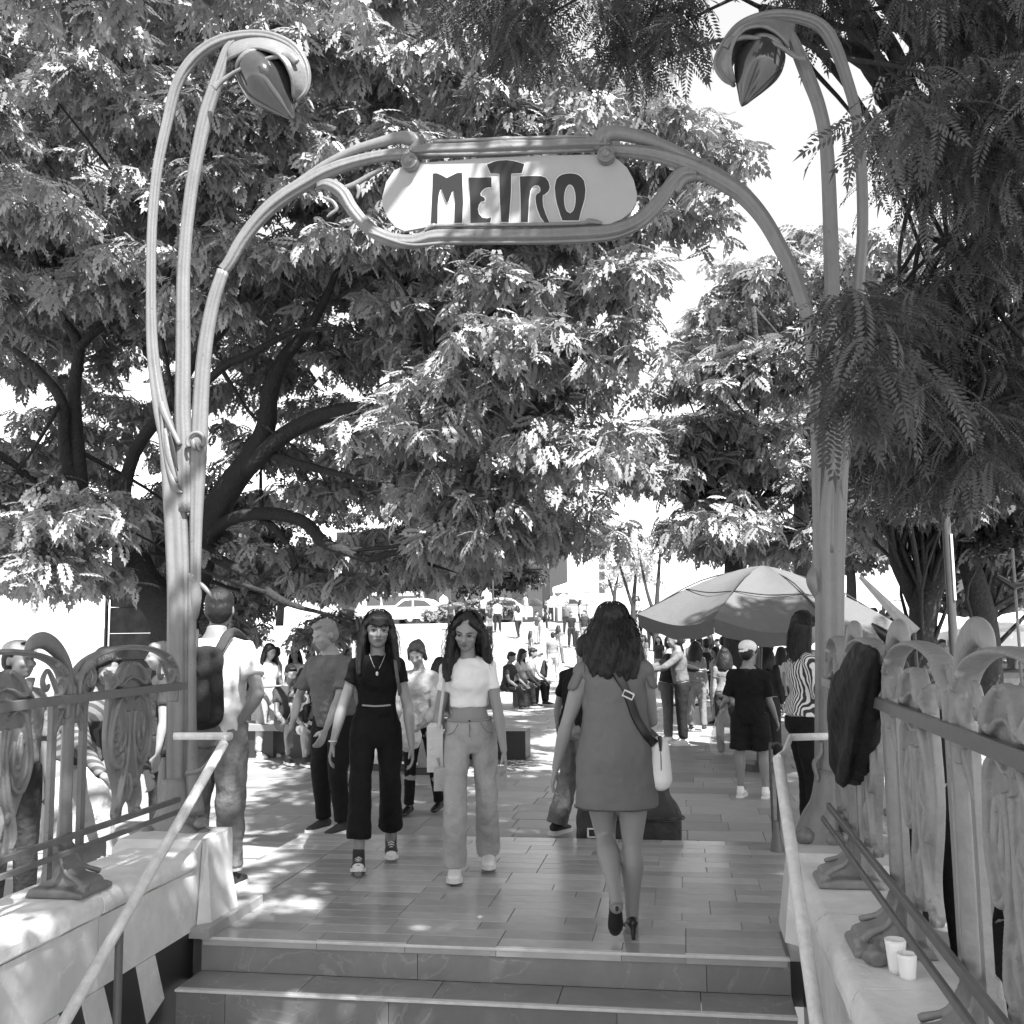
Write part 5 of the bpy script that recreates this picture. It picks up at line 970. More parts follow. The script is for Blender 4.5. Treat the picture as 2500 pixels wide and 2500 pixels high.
# 7 man mostly hidden behind the woman in the dress, and his duffel
y = 8.3; g7 = person('man in blue jeans half hidden behind the woman in the grey dress', at(1405, y), 150, 1.66, {-1: ((6, 0), (4, 0)), 1: ((12, 8), (-12, 12))}, {-1: ((10, 8), (30, 0)), 1: ((10, 26), (14, 8))}, lean=(14, 0), sex='m', gz=PZ,
    top=dict(m='tee_b', z0=-.03, sleeve=.6, name='tee'), bottom=dict(m='jeansm', z1=.05, len=.99, r=(.1, .08, .085), disp=.03), shoes=dict(kind='sneaker', m='shoec'), hair=dict(kind='short'), skin='skin', vox=.012)
# 9 capped man
y = 10.5; g9 = person('man in backwards white cap, black tee and shorts holding a clear plastic bag', at(1825, y), 165, Ht(1820, 1562, y, PZ), {-1: ((2, 5), (-3, 2)), 1: ((-1, 4), (-3, 1))}, {-1: ((6, 8), (30, 10)), 1: ((-4, 14), (72, 22))}, sex='m', fat=1.02, gz=PZ, head=(4, 0, -14),
    top=dict(m='tee_b', z0=-.09, sleeve=.85, loose=.016, name='tee'), bottom=dict(m='jeansd', z1=.0, len=.46, r=(.115, .105, .1), name='shorts'), shoes=dict(kind='sneaker', m='shoew'), hair=dict(kind='short'), skin='skin2', vox=.012)
X = g9['HX']; fused(MB().ell(X(0, .006, .06), (.089, .106, .07), g9['hr']).tube(cr([(*X(0, .08, .02), .05, .006), (*X(0, .13, .01), .05, .006), (*X(0, .16, .0), .03, .004)], 3), 12, ref=(0, 0, 1)), 'white_cap', C['tee_w'], g9['t'], .008, 2)
MB().ell(X(0, -.094, .04), (.026, .012, .02), g9['hr']).build('cap_gap', C['hair'], g9['t'], smooth='all')
m_ = mat('clear_plastic', .5, .12, trans=.0); b_ = m_.node_tree.nodes['Principled BSDF']; b_.inputs['Alpha'].default_value = .28; C['clear'] = m_
w = g9['arm'][1][2]; mb = MB().tube(cr([(*(w+Vector((0, -.06, .05))), .02, .02), (*(w+Vector((0, -.06, -.02))), .03, .03), (*(w+Vector((.02, -.06, -.2))), .09, .05), (*(w+Vector((.03, -.06, -.42))), .14, .07), (*(w+Vector((.03, -.06, -.5))), .11, .05)], 5), 20); fused(mb, 'clear_plastic_bag', C['clear'], g9['t'], .012, 0, .03, .05)
MB().ell(w+Vector((.05, -.06, -.42)), (.045, .03, .07)).build('bag_contents', cm(.03), g9['t'], smooth='all')
# 10 striped woman beside the right pylon
y = 7.55; g10 = person('long haired woman in striped shirt and dark jeans standing right at the pylon', at(1962, y), 100, Ht(1955, 1487, y, -.0)+.0, {-1: ((2, 3), (-2, 2)), 1: ((4, 3), (-2, 2))}, {-1: ((16, 8), (80, 0)), 1: ((16, 8), (84, -5))}, head=(10, 0, 0), gz=0.0, fat=1.05,
    top=dict(m='stripe', z0=.0, sleeve=.9, loose=.02, name='striped_shirt', disp=.03, add=.025), bottom=dict(m='jeansd', z1=.05, len=.97, r=(.106, .075, .06)), shoes=dict(kind='sneaker', m='shoeb'), hair=dict(kind='long', L=.40, spread=.03, n=20, front=-.03), vox=.010)
T = g10['T']; strap(g10, [T(.02, -.11, .02), T(-.06, -.02, .16), T(-.15, .1, .17), T(-.24, .2, .15)], .014, cm(.2), 'bag_strap')
# ================================================================== MORE PEOPLE
poses = {
 'stand': (stand, hang, (0, 0), (4, 0, 0)),
 'walk': ({-1: ((18, 2), (4, 2)), 1: ((-8, 2), (-26, 2))}, {-1: ((-14, 10), (0, 6)), 1: ((16, 10), (28, 4))}, (2, 0), (2, 0, 0)),
 'phone': (stand, {-1: ((20, 8), (96, -20)), 1: ((24, 8), (100, -20))}, (4, 0), (18, 0, 0)),
 'hug': (stand, {-1: ((70, 10), (80, -20)), 1: ((60, 14), (84, -16))}, (6, 0), (0, 0, 10)),
 'sit': ({-1: ((86, 6), (8, 2)), 1: ((84, 9), (-4, 2))}, {-1: ((24, 8), (62, -14)), 1: ((28, 8), (66, -16))}, (10, 0), (14, 0, 0)),
 'bend': ({-1: ((4, 3), (-4, 2)), 1: ((10, 3), (-4, 2))}, {-1: ((46, 6), (70, -10)), 1: ((44, 8), (66, -8))}, (26, 0), (14, 0, 0))}
def P(label, u, y, vt, rz, pose, sh, pn, hair='short', sex='m', vox=.017, gz=PZ, group=None, H=None, shoe='shoec', skin='skin', fat=1.0, plen=.97, sleeve=.55, hm='hair', z0=-.02):
    lg, ar, ln, hd = poses[pose]; H = H or Ht(u, vt, y, gz)
    if pose == 'sit' and H < 1.55: H = 1.62
    return person(label, at(u, y), rz, H, lg, ar, lean=ln, head=hd, sex=sex, fat=fat, vox=vox, gz=gz, group=group, skin=skin,
        top=dict(m=sh if isinstance(sh, str) else cm(sh), z0=z0, sleeve=sleeve, name='shirt', disp=.014), bottom=dict(m=pn if isinstance(pn, str) else cm(pn), z1=.05, len=plen, r=(.1, .074, .064)), shoes=dict(kind='sneaker' if vox < .018 else 'flat', m=shoe), hair=dict(kind=hair, m=hm, n=14, L=.3))
P('man in dark jacket hugging the bearded man near the dress woman', 1625, 15.3, 1548, 95, 'hug', .03, .10, gz=PZ, sleeve=1.9, shoe='shoew')
P('bearded man in grey sweatshirt, black trousers and white shoes facing left', 1662, 15.0, 1540, -85, 'hug', .13, .015, sleeve=1.9, shoe='shoew', skin='skin2')
P('person in grey trousers standing just behind the bearded man', 1697, 17.0, 1562, 170, 'stand', .2, .16, 'bob', 'f')
P('woman in pale shirt with thin strap across her back, left of the white cap', 1768, 14.6, 1578, 182, 'stand', .2, .05, 'bob', 'f')
P('woman in dark clothes with long hair right of the white capped man', 1868, 13.2, 1568, 160, 'stand', .025, .03, 'long', 'f', sleeve=1.9)
P('woman in white top and ripped pale jeans looking at her phone on the left', 652, 13.3, 1567, 60, 'phone', 'tee_w', 'jeans', 'long', 'f', shoe='shoew')
P('young man on the stone bench with legs forward, nearest the standing woman', 702, 12.9, 1570, 42, 'sit', .05, .12, shoe='shoec', gz=PZ, plen=.5, skin='skin2')
P('woman in blotchy print dress sitting on the stone bench', 732, 12.7, 1560, 48, 'sit', 'floral', 'floral', 'bob', 'f', z0=-.06, plen=.44)
P('long haired woman in grey vest sitting on the bench', 778, 12.8, 1557, 60, 'sit', .14, .02, 'long', 'f', sleeve=.1)
P('dark clothed person half hidden on the bench beside the man in grey tee', 826, 13.1, 1567, 10, 'sit', .02, .02, 'bob', 'f')
P('dark haired man seen between the two young women, lower left head', 948, 12.2, 1572, 60, 'sit', .08, .03, gz=PZ+.1)
P('dark haired person sitting with back turned left of the woman in white', 1066, 11.9, 1566, 175, 'sit', .04, .04, 'bob', 'f', gz=PZ+.1)
P('person in dark jacket seated on far bench right of the woman in white', 1236, 21.0, 1547, 70, 'sit', .05, .03)
P('person in pale shirt seated second on the far bench, leaning forward', 1262, 21.8, 1549, 74, 'sit', .5, .03, 'bob', 'f')
P('person in white shirt seated last on the far bench with legs outstretched', 1288, 22.4, 1551, 78, 'sit', .6, .02, shoe='shoec')
wk = P('lone walker in grey shirt and pale trousers on the bright plaza', 1350, 32.6, 1540, 176, 'walk', .2, .38, vox=.02, shoe='shoew')
w = wk['arm'][1][2]; MB().cap(Vector((w.x+.1, w.y, w.z-.15)), Vector((w.x+.1, w.y, w.z-.5)), .06, .16).build('dark_bag', cm(.03), wk['t'], smooth='all')
# behind the left balustrade
v1 = P('vendor in pale cap seen in profile behind the far left shield', 42, 5.7, 1562, 78, 'stand', .22, .04, vox=.011, skin='skin2', H=1.66, gz=-.15, sleeve=.9)
X = v1['HX']; fused(MB().ell(X(0, .01, .06), (.09, .11, .06), v1['hr']).ell(X(0, -.13, .03), (.07, .09, .012), v1['hr']), 'pale_cap', cm(.4), v1['t'], .009, 2)
v2 = P('dark haired woman in check shirt and pale skirt bending behind the left balustrade', 196, 6.3, 1585, 62, 'bend', 'check', .3, 'bob', 'f', vox=.012, gz=PZ, H=1.68, sleeve=1.9, fat=1.15)
mb = MB(); T = v2['T']; mb.tube(cr([(*T(.1, 0), .17, .13), (*T(-.05, -.01), .21, .17), (v2['root'].x, v2['root'].y, .62, .23, .2), (v2['root'].x, v2['root'].y, .34, .26, .22)], 4), 24, ref=(0, 1, 0)); fused(mb, 'pale_skirt', cm(.42), v2['t'], .013, 2, .03, .1)
P('white haired person mostly hidden behind the left pylon', 398, 7.6, 1560, -60, 'stand', .04, .03, vox=.013, hm='hairg', skin='skin')
# behind the right balustrade
v3 = P('street vendor in black with floppy black hat behind the right balustrade', 2262, 5.2, 1545, 200, 'bend', .012, .012, vox=.012, H=1.66, gz=-.2, sleeve=1.9, fat=1.15)
X = v3['HX']; fused(MB().ell(X(0, .0, .07), (.11, .12, .09), v3['hr']).ell(X(.0, .0, .05), (.2, .21, .014), Matrix.Rotation(R(32), 3, 'Y') @ v3['hr']), 'floppy_hat', cm(.02), v3['t'], .009, 2, .012, .08)
P('person in black crouched close behind the right balustrade posts', 2520, 3.35, 1600, 150, 'bend', .012, .012, 'short', 'm', vox=.012, H=1.55, gz=-.25, sleeve=1.9, fat=1.1)
# black umbrella hanging on the right rail
p0 = ox(2150, 1592, .66); p1 = ox(2070, 1890, .66); t = thing('folded_umbrella', 'black cloth of a half folded umbrella hanging over the right balustrade', 'umbrella', (p1.x, p1.y, p1.z)); L0 = Vector((p0.x-p1.x, p0.y-p1.y, p0.z-p1.z))
mb = MB(); pts = []
for q, a, b in ((0, .03, .02), (.06, .08, .05), (.2, .16, .06), (.4, .21, .075), (.6, .20, .08), (.8, .13, .06), (.93, .06, .035), (1, .015, .012)): c_ = L0*q+Vector((-.02, .08*sin(q*pi), -.0)); pts.append((*c_, a, b))
fused(mb.tube(cr(pts, 4), 24, ref=(1, 0, 0), prof=lambda a: 1+.16*cos(5*a)+.08*cos(8*a+1)), 'cloth', cloth('black_umbrella_cloth', .016, rough=.6, var=.5), t, .008, 2, .03, .16)
for o_ in (-.05, .0, .05): MB().tube(cr([(*(L0*.97+Vector((-.03, .0, 0))), .003), (*(L0*.5+Vector((-.085+abs(o_)*.4, .08+o_*2.4, 0))), .003), (*(L0*.03), .003)], 6), 5).build('umbrella_rib', M['darktube'], t, smooth='all')
MB().tube([(-.03, .13, .10, .012, .006), (-.035, .07, .12, .014, .006)], 8).build('white_tag', C['sole'], t)
a_ = oy(2128, 1522, 4.1)-p1; b_ = oy(2215, 1600, 4.1)-p1; MB().tube([(*a_, .004), (*a_.lerp(b_, .3), .02), (*b_, .028)], 10).build('pointed_tip', C['shoeb'], t, smooth='all')
bake_fused()
# ---- far crowd: copies of four built people
protos = [P('person in dark jacket in the crowd under the umbrella edge', 1725, 19, 1556, 190, 'stand', .03, .04, vox=.022), P('woman with long hair in the crowd beneath the umbrella', 1800, 21, 1560, 170, 'stand', .08, .06, 'long', 'f', vox=.022),
          P('walking man in the crowd beyond the umbrella', 1752, 23, 1555, 10, 'walk', .3, .05, vox=.022), P('walking woman in the crowd beyond the umbrella', 1840, 25, 1552, -30, 'walk', .5, .1, 'bob', 'f', vox=.022)]
bake_fused()
def dup(o, parent=None):
    c = o.copy(); COL.objects.link(c); c.parent = parent
    for ch in list(o.children): dup(ch, c)
    return c
crowd = [(1708, 22, 0), (1745, 18, 1), (1782, 26, 2), (1815, 17.5, 0), (1880, 20, 2), (1902, 17, 3), (1925, 24, 0), (1945, 19, 1), (1975, 22, 2), (1735, 30, 3), (1690, 27, 0), (1668, 31, 1), (1645, 36, 2), (1608, 30, 3), (1590, 40, 0), (1640, 26, 3), (2180, 24, 0), (2350, 22, 1), (2295, 19, 2), (2465, 21, 3), (2200, 18, 1),
         (1395, 41, 0), (1418, 46, 1), (1375, 50, 2), (1330, 47, 3), (1310, 42, 0), (1285, 50, 1), (1180, 49, 2), (1150, 44, 3), (1440, 38, 0), (1100, 47, 0), (1345, 56, 1), (1235, 54, 0), (560, 19, 2), (585, 21, 1), (1572, 34, 1), (1560, 47, 3), (1295, 36, 1), (1322, 39, 0), (1362, 37, 3), (1385, 45, 2), (1410, 36, 1), (1428, 41, 0), (1265, 44, 3), (1215, 46, 0), (1195, 42, 1), (1655, 22, 1), (1720, 24, 3), (1765, 20, 0), (1830, 19, 1), (1860, 24, 0), (1955, 26, 3), (885, 15.5, 0), (598, 15, 1), (760, 16, 0), (722, 15.5, 1), (800, 15.6, 2), (675, 17, 0), (845, 17, 3)]
lr = random.Random(77); WH = {}
tone_w = {.02: 'black', .04: 'dark', .12: 'grey', .3: 'pale grey', .6: 'white'}
for i, (u, y, k) in enumerate(crowd):
    r0 = protos[k]['t']; c = dup(r0); z = PZ if y < 34 else PZ+2.0*min(1, (y-34)/16); p = oy(u, 1540, y); c.location = (p.x, y, z); c.rotation_euler = (0, 0, lr.uniform(0, 6.28)); s = lr.uniform(.94, 1.06); c.scale = (s, s, s)
    sv = lr.choice(list(tone_w)); pv = lr.choice([.02, .02, .05, .12, .3])
    for ch in c.children:
        n = ch.name.split('.')[0]
        if n in ('shirt', 'trousers'): sl = ch.material_slots[0]; sl.link = 'OBJECT'; sl.material = cm(sv if n == 'shirt' else pv)
    where = ('in the crowd under the street umbrella' if 1600 < u < 2000 and y < 29 else 'far down the bright plaza' if u < 1480 and y > 34 else 'beyond the left end of the stone bench' if u < 600 else 'behind the people on the stone bench' if u < 900 else 'by the stalls on the right' if u > 2100 else 'in the far crowd left of the umbrella')
    c['group'] = 'people '+where; WH.setdefault(where, []).append((u, c, '%s in %s shirt' % ('woman' if k % 2 else 'man', tone_w[sv])))
ords = ['first', 'second', 'third', 'fourth', 'fifth', 'sixth', 'seventh', 'eighth', 'ninth', 'tenth', 'eleventh', 'twelfth', 'thirteenth', 'fourteenth', 'fifteenth', 'sixteenth', 'seventeenth', 'eighteenth', 'nineteenth', 'twentieth', 'last but three', 'last but two', 'last but one', 'last', 'final', 'outermost']
for wh_, L_ in WH.items():
    for n_, (u, c, tx_) in enumerate(sorted(L_, key=lambda q: q[0])): c['label'] = '%s %s, %s from left' % (tx_, wh_.replace(' in the crowd', ' in crowd').replace('in the far', 'in far'), ords[n_])
# ================================================================== STREET UMBRELLA
uc = Vector((0.79, 12.45, PZ)); um = thing('market_umbrella', 'big plain grey street umbrella with drooping edges over the vendor area', 'umbrella', uc)
Rr = 1.54; zr, za = 1.60, 2.22; C['canvas'] = cloth('grey_canvas', .11, rough=.6, var=.08, bump=.35, bscale=6)
for k in range(8):
    a0 = R(-22.5+45*k); a1 = a0+R(45); vs = []; N = 10
    for i in range(N+1):
        q = i/N
        for j in range(N+1):
            w_ = j/N; a = a0+(a1-a0)*w_; r = Rr*q*(cos(R(22.5))/cos(a-(a0+a1)/2)); sag = -.12*sin(pi*w_)*q*(1-.2*q); z = za-(za-zr)*(q**1.4)+sag+.012*sin(9*q+5*w_+k*2)*q
            if q < .5: z += .0
            vs.append((r*cos(a)+0, r*sin(a), z-PZ))
    fs = [(i*(N+1)+j, (i+1)*(N+1)+j, (i+1)*(N+1)+j+1, i*(N+1)+j+1) for i in range(N) for j in range(N)]
    MB().add(vs, fs).build('canopy_panel', C['canvas'], um, smooth='all', fixn=False)
    vs = []
    for j in range(N+1):
        w_ = j/N; a = a0+(a1-a0)*w_; r = Rr*(cos(R(22.5))/cos(a-(a0+a1)/2)); z = zr-.12*sin(pi*w_)*.8-PZ+.012*sin(9+5*w_+k*2)
        vs += [(r*cos(a), r*sin(a), z), ((r-.03)*cos(a), (r-.03)*sin(a), z-.15-.012*sin(w_*19+k))]
    MB().add(vs, [(2*j, 2*j+1, 2*j+3, 2*j+2) for j in range(N)]).build('valance', C['canvas'], um, smooth='all', fixn=False)
    MB().tube(cr([(0, 0, za-PZ-.02, .008), (Rr*.5*cos(a0), Rr*.5*sin(a0), za-PZ-(za-zr)*.30-.02, .008), (Rr*cos(a0), Rr*sin(a0), zr-PZ-.015, .007)], 4), 6).build('rib', M['darktube'], um)
    ring = []
    for w_ in (0, .5, 1): a = a0+(a1-a0)*w_; r = .62*Rr*(cos(R(22.5))/cos(a-(a0+a1)/2)); ring.append((r*cos(a), r*sin(a), za-PZ-(za-zr)*(.62**1.4)+.006-.03*sin(pi*w_), .007))
    MB().tube(cr(ring, 4), 6).build('seam', cm(.05), um, smooth='all')
MB().tube([(0, 0, 0, .022), (0, 0, za-PZ+.05, .018)], 10).build('pole', M['darktube'], um, smooth=True); MB().tube([(0, 0, 0, .22), (0, 0, .08, .2)], 16).build('base', M['blackstone'], um)
um.rotation_euler = (R(2), R(3.5), 0)
a_ = oy(2100, 1408, 9.6); b_ = oy(2232, 1545, 9.2); t = thing('awning_bar', 'pale slanting awning bar right of the right pylon', 'awning', (b_.x, b_.y, b_.z))
MB().tube([(*(a_-b_), .02, .012), (0, 0, 0, .06, .02)], 4, ref=(0, 1, 0)).build('bar', cm(.4), t); MB().tube([(0, 0, 0, .015), (0.02, .0, PZ-b_.z, .015)], 8).build('bar_post', M['darktube'], t)
# ================================================================== FURNITURE AND BACKGROUND
p = oz(640, 1835, PZ); bn = thing('stone_bench', 'long dark stone bench with people sitting under the big tree', 'bench', (-4.4, 13.3, PZ))
for i in range(5): MB().box(-1.6+i*.72, -1.6+i*.72+.71, -.2, .35, .36, .45, .01).build('seat_slab', M['riser'], bn)
for i in range(6): MB().box(-1.55+i*.68, -1.55+i*.68+.5, -.12, .3, 0, .36).build('bench_support', M['blackstone'], bn)
bn = thing('stone_bench', 'far pale stone bench on the bright plaza with three people seated', 'bench', (-4.3, 22.0, PZ))
for i in range(3): MB().box(-.9+i*.7, -.9+i*.7+.69, -.9+.45*i, -.4+.45*i, .34, .44, .01).build('seat_slab', cm(.4), bn); MB().box(-.8+i*.7, -.8+i*.7+.45, -.8+.45*i, -.5+.45*i, 0, .34).build('bench_support', cm(.3), bn)
for i, (u, y, lab) in enumerate(((948, 12.3, 'low stone block seat behind the woman in black'), (1066, 12.0, 'low stone block seat left of the woman in white'))):
    x, _ = at(u, y); bn = thing('block_seat', lab, 'bench', (x, y, PZ)); MB().box(-.28, .28, -.2, .25, .08, .52, .02).build('block', M['riser'], bn); MB().box(-.32, .32, -.24, .29, 0, .08, .01).build('block_base', M['blackstone'], bn)
# big duffel and day bag on the ground
C['bag'] = cloth('dark_nylon', .045, rough=.55, var=.2)
x, y = at(1545, 8.0); t = thing('duffel_bag', 'big dark duffel bag standing on the plaza behind the dress woman', 'bag', (x, y, PZ))
fused(MB().tube(cr([(0, 0, .02, .28, .15), (0, 0, .06, .33, .17), (0, 0, .26, .33, .17), (0, 0, .44, .26, .15), (.06, 0, .66, .19, .13), (.08, 0, .82, .12, .09), (.08, 0, .9, .04, .03)], 4), 24, ref=(0, 1, 0)), 'bag_body', C['bag'], t, .011, 2, .03, .15)
MB().tube([(.342*cos(a), .185*sin(a), .24+.01*sin(3*a), .018, .006) for a in np.linspace(0, 2*pi, 30)], 6, ref=(0, 0, 1)).build('compression_strap', C['shoeb'], t, smooth='all')
x, y = at(1440, 7.85); t = thing('day_bag', 'small dark bag with pale buckle beside the big duffel', 'bag', (x, y, PZ)); fused(MB().tube(cr([(0, 0, .02, .1, .1), (0, 0, .1, .13, .12), (0, 0, .32, .12, .11), (0, 0, .44, .06, .07)], 4), 18), 'bag_body', C['bag'], t, .011, 2, .02, .1)
MB().tube([(-.03, -.135, .14, .008), (.03, -.135, .14, .008), (.03, -.135, .2, .008), (-.03, -.135, .2, .008), (-.03, -.135, .14, .008)], 6).build('buckle', C['sole'], t)
bake_fused()
# stone pillar beyond the left balustrade
a_ = oz(345, 1830, PZ); y = 15.6; xa, xb = oy(297, 1500, y).x, oy(402, 1500, y).x; t = thing('stone_pillar', 'dark weathered stone pillar left of the left pylon', 'pillar', ((xa+xb)/2, y, PZ)); hw = (xb-xa)/2; pm = mat('streaked_stone', .07, .9, var=.9, scale=6, objvar=.25, bump=.4, bscale=18)
pm.node_tree.nodes['Noise Texture'].inputs['Scale'].default_value = 5
for i in range(9): MB().box(-hw, hw-.01*(i % 2), -.35, .35, i*.42, i*.42+.412, .006).build('stone_block', pm, t)
MB().tube([(-hw-.04, -.38, .9, .03), (-hw-.04, -.38, 2.6, .03)], 10).build('drain_pipe', M['darktube'], t)
def globe_lamp(u, vg, y, vbase, lab, r=.2, arm=0):
    g_ = oy(u, vg, y); t = thing('street_lamp', lab, 'street lamp', (g_.x+arm, y, vbase)); h = g_.z-vbase
    MB().tube([(0, 0, 0, .09), (0, 0, .6, .06), (0, 0, h+.0, .04)], 8).build('lamp_post', M['bark2'], t, smooth='all')
    if arm: MB().tube([(0, 0, h+.3, .03), (-arm, 0, h+.3, .03)], 6).build('lamp_arm', M['bark2'], t)
    MB().ell((-arm, 0, h), (r, r, r*1.15), nu=14, nv=10).tube([(-arm, 0, h+r*1.1, .05), (-arm, 0, h+r*1.6, .02)], 8).build('lamp_globe', C['tee_w'], t, smooth='all')
ZB = 1.85
for u, v, y, lab, arm in ((1083, 1468, 55, 'white globe lamp between two clipped bushes', 0), (1188, 1455, 50, 'white globe lamp hung from an arm in front of clipped bush', .6), (1203, 1380, 58, 'tall globe lamp high among the dark trees', 0), (1375, 1466, 46, 'largest white globe lamp at the edge of the gap', 0), (1353, 1468, 54, 'smaller globe lamp just left of the largest one', 0)): globe_lamp(u, v, y, ZB, lab, .26, arm)
def box_thing(name, lab, cat, x0, x1, y0, y1, z0, z1, m):
    t = thing(name, lab, cat, ((x0+x1)/2, y0, z0)); MB().box(x0-t.location.x, x1-t.location.x, 0, y1-y0, 0, z1-z0).build('wall', m, t); return t
# raised street at the end of the plaza
sl = MB(); n_ = 12
prof = [(33, PZ-.04)]+[(34+16*i/n_, PZ-.04+2.0*(i/n_)) for i in range(1, n_+1)]+[(140, ZB)]
vs = []; 
for y_, z_ in prof: vs += [(-90, y_, z_), (70, y_, z_)]
MB().add(vs, [(2*i, 2*i+1, 2*i+3, 2*i+2) for i in range(len(prof)-1)]).build('street_rise', mat('pale_street', .34, .6, var=.08, scale=2), fixn=False, kind='structure')
for o in bpy.data.objects:
    if o.name.startswith('plaza_tree') and o.location.y > 34: o.location.z = PZ-.04+2.0*min(1, (o.location.y-34)/16)
# parked and passing cars
def car(lab, u, y, m, van=False, flip=False):
    x, _ = at(u, y); t = thing('parked_van' if van else 'parked_car', lab, 'van' if van else 'car', (x, y, ZB)); L_ = 4.3; Hh = 1.95 if van else 1.42
    pr = ([(0, .3), (0, .9), (.15, 1.1), (.5, 1.9), (.7, Hh), (L_-.1, Hh), (L_, 1.7), (L_, .3)] if van else [(0, .3), (.02, .62), (.25, .78), (1.1, .9), (1.75, 1.38), (2.3, Hh), (3.1, 1.38), (3.7, .98), (4.2, .92), (4.3, .7), (4.3, .3)])
    sm = [tuple(q) for q in cr(pr, 3)]; MB().prism(sm, lambda a, b, d: ((L_-a if flip else a)-L_/2, d, b), 0, 1.7).build('body', m, t)
    wp = [(.75, 1.15), (.85, 1.75), (1.6, 1.75), (1.6, 1.15)] if van else [(1.35, .95), (1.85, 1.30), (2.3, 1.34), (2.3, .95)]; wp2 = [(1.75, 1.15), (1.75, 1.7), (3.9, 1.7), (3.9, 1.15)] if van else [(2.4, .95), (2.4, 1.34), (3.0, 1.30), (3.45, .98)]
    for w_ in (wp, wp2): MB().prism(w_, lambda a, b, d: ((L_-a if flip else a)-L_/2, d, b), -.012, .02).build('window', M['glass'], t)
    for wx in (.85, 3.45):
        wx = (L_-wx if flip else wx)-L_/2; wh = MB().tube([(wx, -.02, .33, .33), (wx, .2, .33, .33)], 20, ref=(0, 0, 1)).build('wheel', M['blackstone'], t); MB().tube([(wx, -.03, .33, .18), (wx, .0, .33, .18)], 14, ref=(0, 0, 1)).build('rim', cm(.3), wh)
    return t
car('white car seen between the two young women, at the street edge', 1000, 56, C['tee_w']); car('boxy pale van left of the white car across the plaza', 950, 60, cm(.4), True)
car('small grey car left of the largest clipped bush', 1085, 60, cm(.2), flip=True); car('pale car under the square clipped bush', 1205, 58, cm(.5)); car('dark car right of the square clipped bush', 1290, 59, cm(.06), flip=True); car('silver car near the far market umbrella', 1370, 60, cm(.3))
# clipped bushes
for u0, u1, v0, v1, lab in ((1072, 1135, 1474, 1506, 'low clipped bush left of the domed one'), (1140, 1184, 1462, 1502, 'dome shaped clipped bush behind the woman in white'), (1190, 1262, 1462, 1508, 'large square clipped bush right of the woman in white'), (1038, 1084, 1490, 1514, 'small flat clipped bush beside the cars')):
    y = 53; a_, b_ = oy(u0, v0, y), oy(u1, v1, y); t = thing('clipped_bush', lab, 'bush', ((a_.x+b_.x)/2, y, ZB)); hw = (b_.x-a_.x)/2; zt = a_.z-ZB; q = []
    for _ in range(26): q.append((Vector((RNG.uniform(-hw, hw)*.8, RNG.uniform(-.8, .8), RNG.uniform(.25, .9)*zt)), .32))
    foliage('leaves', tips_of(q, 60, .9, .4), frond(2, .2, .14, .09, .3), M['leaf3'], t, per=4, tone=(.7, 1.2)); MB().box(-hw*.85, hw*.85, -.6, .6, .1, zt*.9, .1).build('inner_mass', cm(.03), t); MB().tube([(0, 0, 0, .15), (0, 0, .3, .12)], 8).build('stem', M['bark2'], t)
# buildings
wm = mat('pale_facade', .75, .8, var=.06, scale=.4); dm_ = mat('dark_facade', .02, .8, var=.2, scale=.6); wd = mat('facade_window', .06, .2, var=.2, scale=1)
def facade(lab, x0, x1, y, h, m, nx, nz, name='building', ww=.5, wh=.55, wmat=None):
    t = box_thing(name, lab, 'building', x0, x1, y, y+12, 0.5, h, m); W_ = (x1-x0)/nx; Hh = (h-2.6)/nz
    for i in range(nx):
        for j in range(nz):
            cx = -(x1-x0)/2+W_*(i+.5); z = 2.6+Hh*j; f = MB().box(cx-W_*ww/2, cx+W_*ww/2, -.05, .05, z, z+Hh*wh).build('window', wmat or wd, t); MB().box(cx-W_*ww/2-.1, cx+W_*ww/2+.1, -.2, -.051, z-.12, z).build('sill', m, f)
    MB().box(-(x1-x0)/2-.3, (x1-x0)/2+.3, -.4, 12, h-.5, h+.1).build('cornice', m, t); return t
facade('long blown-out white building beyond the big tree on the left', -78, -27.5, 84, 17, wm, 9, 3, wmat=mat('pale_window', .7, .6))
facade('low dark building behind the clipped bushes and lamps', -26, -9.8, 76, 8.5, dm_, 7, 2, wmat=mat('pale_opening', .05, .5))
xa, xb = oy(1452, 1400, 105).x, oy(1530, 1400, 105).x
t = box_thing('office_tower', 'white tower with a column of dark windows in the bright gap', 'building', xa, xb, 105, 118, 1, oy(1450, 1352, 105).z, wm)
for v0, v1 in ((1362, 1372), (1376, 1390), (1394, 1416), (1422, 1448)):
    a_, b_ = oy(1463, v1, 105), oy(1477, v0, 105); MB().box(a_.x-t.location.x, b_.x-t.location.x, -.08, .1, a_.z-1, b_.z-1).build('window', wd, t)
facade('pale building half hidden by trees at the far right', 26, 60, 78, 13, wm, 8, 3)
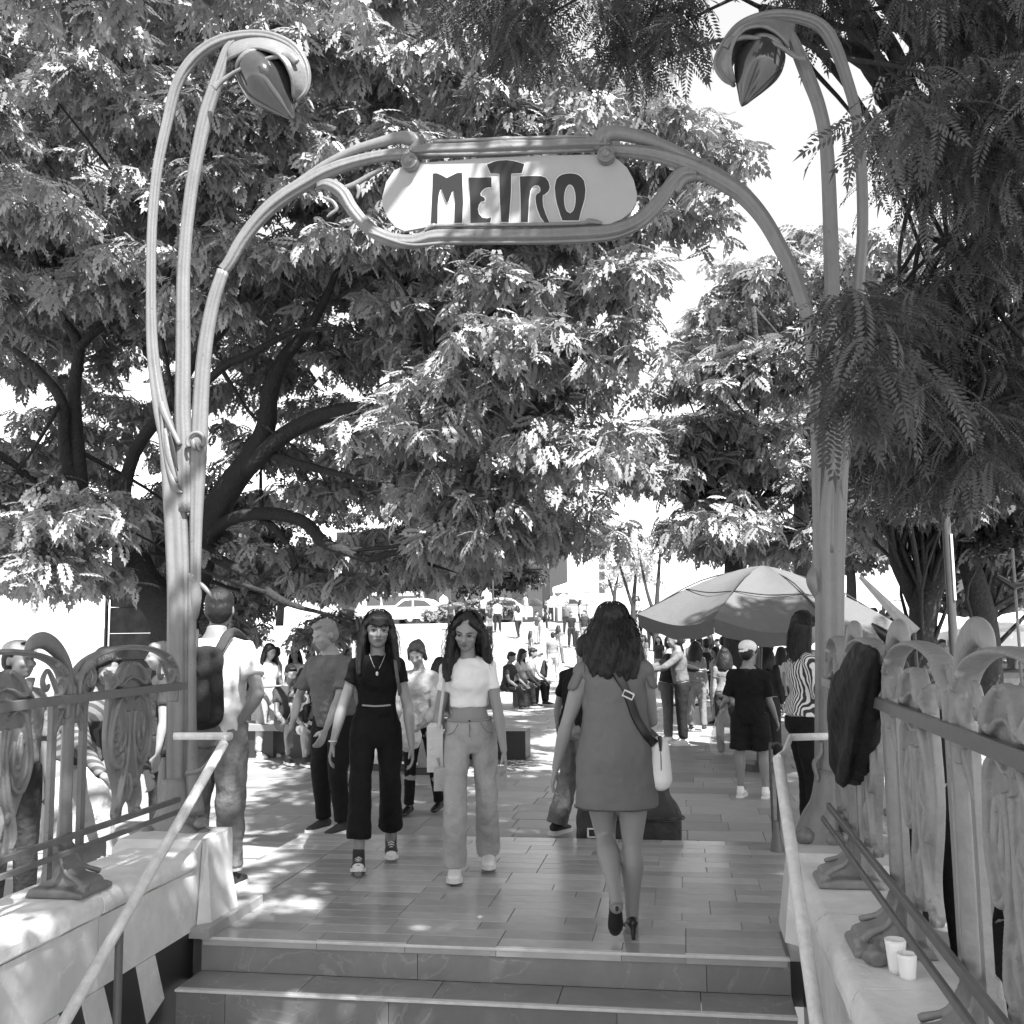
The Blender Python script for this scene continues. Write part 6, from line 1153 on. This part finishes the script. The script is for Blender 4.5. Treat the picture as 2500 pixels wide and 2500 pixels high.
# white stall canopies on the right and slim poles
for i, (u, y, w_, lab) in enumerate(((2290, 21, 1.3, 'small white stall canopy between the forked trunk and the slim pole'), (2395, 24, 1.6, 'white stall canopy seen behind the leaning trunk'), (2490, 20, 1.5, 'white stall canopy at the right edge beside the thin pole'), (1402, 50, .9, 'small pale canopy over a stall far down the plaza'))):
    z0 = PZ if y < 34 else ZB; p = oy(u, 1540, y); t = thing('stall_canopy', lab, 'canopy', (p.x, y, z0)); hz = oy(u, 1540, y).z-z0 if y < 34 else 1.6; top = hz+.35
    MB().add([(-w_, -w_, hz), (w_, -w_, hz), (w_, w_, hz), (-w_, w_, hz), (0, 0, top), (-w_, -w_, hz-.25), (w_, -w_, hz-.25), (w_, w_, hz-.25), (-w_, w_, hz-.25)], [(0, 1, 4), (1, 2, 4), (2, 3, 4), (3, 0, 4), (0, 1, 6, 5), (1, 2, 7, 6), (2, 3, 8, 7), (3, 0, 5, 8)]).build('tarp', C['tee_w'], t)
    for sx, sy in ((-1, -1), (1, -1), (1, 1), (-1, 1)): MB().tube([(sx*w_*.96, sy*w_*.96, 0, .02), (sx*w_*.96, sy*w_*.96, hz, .02)], 6).build('leg', M['tube'], t)
    MB().box(-w_*.8, w_*.8, -w_*.7, w_*.2, .7, .8, .01).build('table_top', cm(.2), t); MB().box(-w_*.8, w_*.8, -w_*.69, -w_*.66, 0, .7).build('table_cloth', cm(.3), t)
x, y = at(2330, 11.5); t = thing('slim_pole', 'slim metal pole between the forked trunk and the leaning trunk', 'pole', (x, y, PZ)); MB().tube([(0, 0, 0, .05), (0, 0, 3.0, .045)], 10).build('shaft', M['darktube'], t, smooth=True); MB().tube([(.03, -.05, 1.9, .014), (.03, -.05, 2.6, .014)], 8).build('pale_cable', C['sole'], t); MB().tube([(0, 0, 0, .1), (0, 0, .06, .08)], 12).build('flange', M['darktube'], t)
x, y = at(2490, 9.5); t = thing('thin_pole', 'thin pole with a black angled bracket at the right edge', 'pole', (x, y, PZ)); MB().tube([(0, 0, 0, .015), (0, 0, 2.3, .012)], 8).build('shaft', cm(.25), t, smooth=True); MB().tube([(-.14, 0, 2.06, .02), (-.02, -.02, 1.97, .035), (.1, 0, 1.99, .02)], 6).build('bracket', C['shoeb'], t)
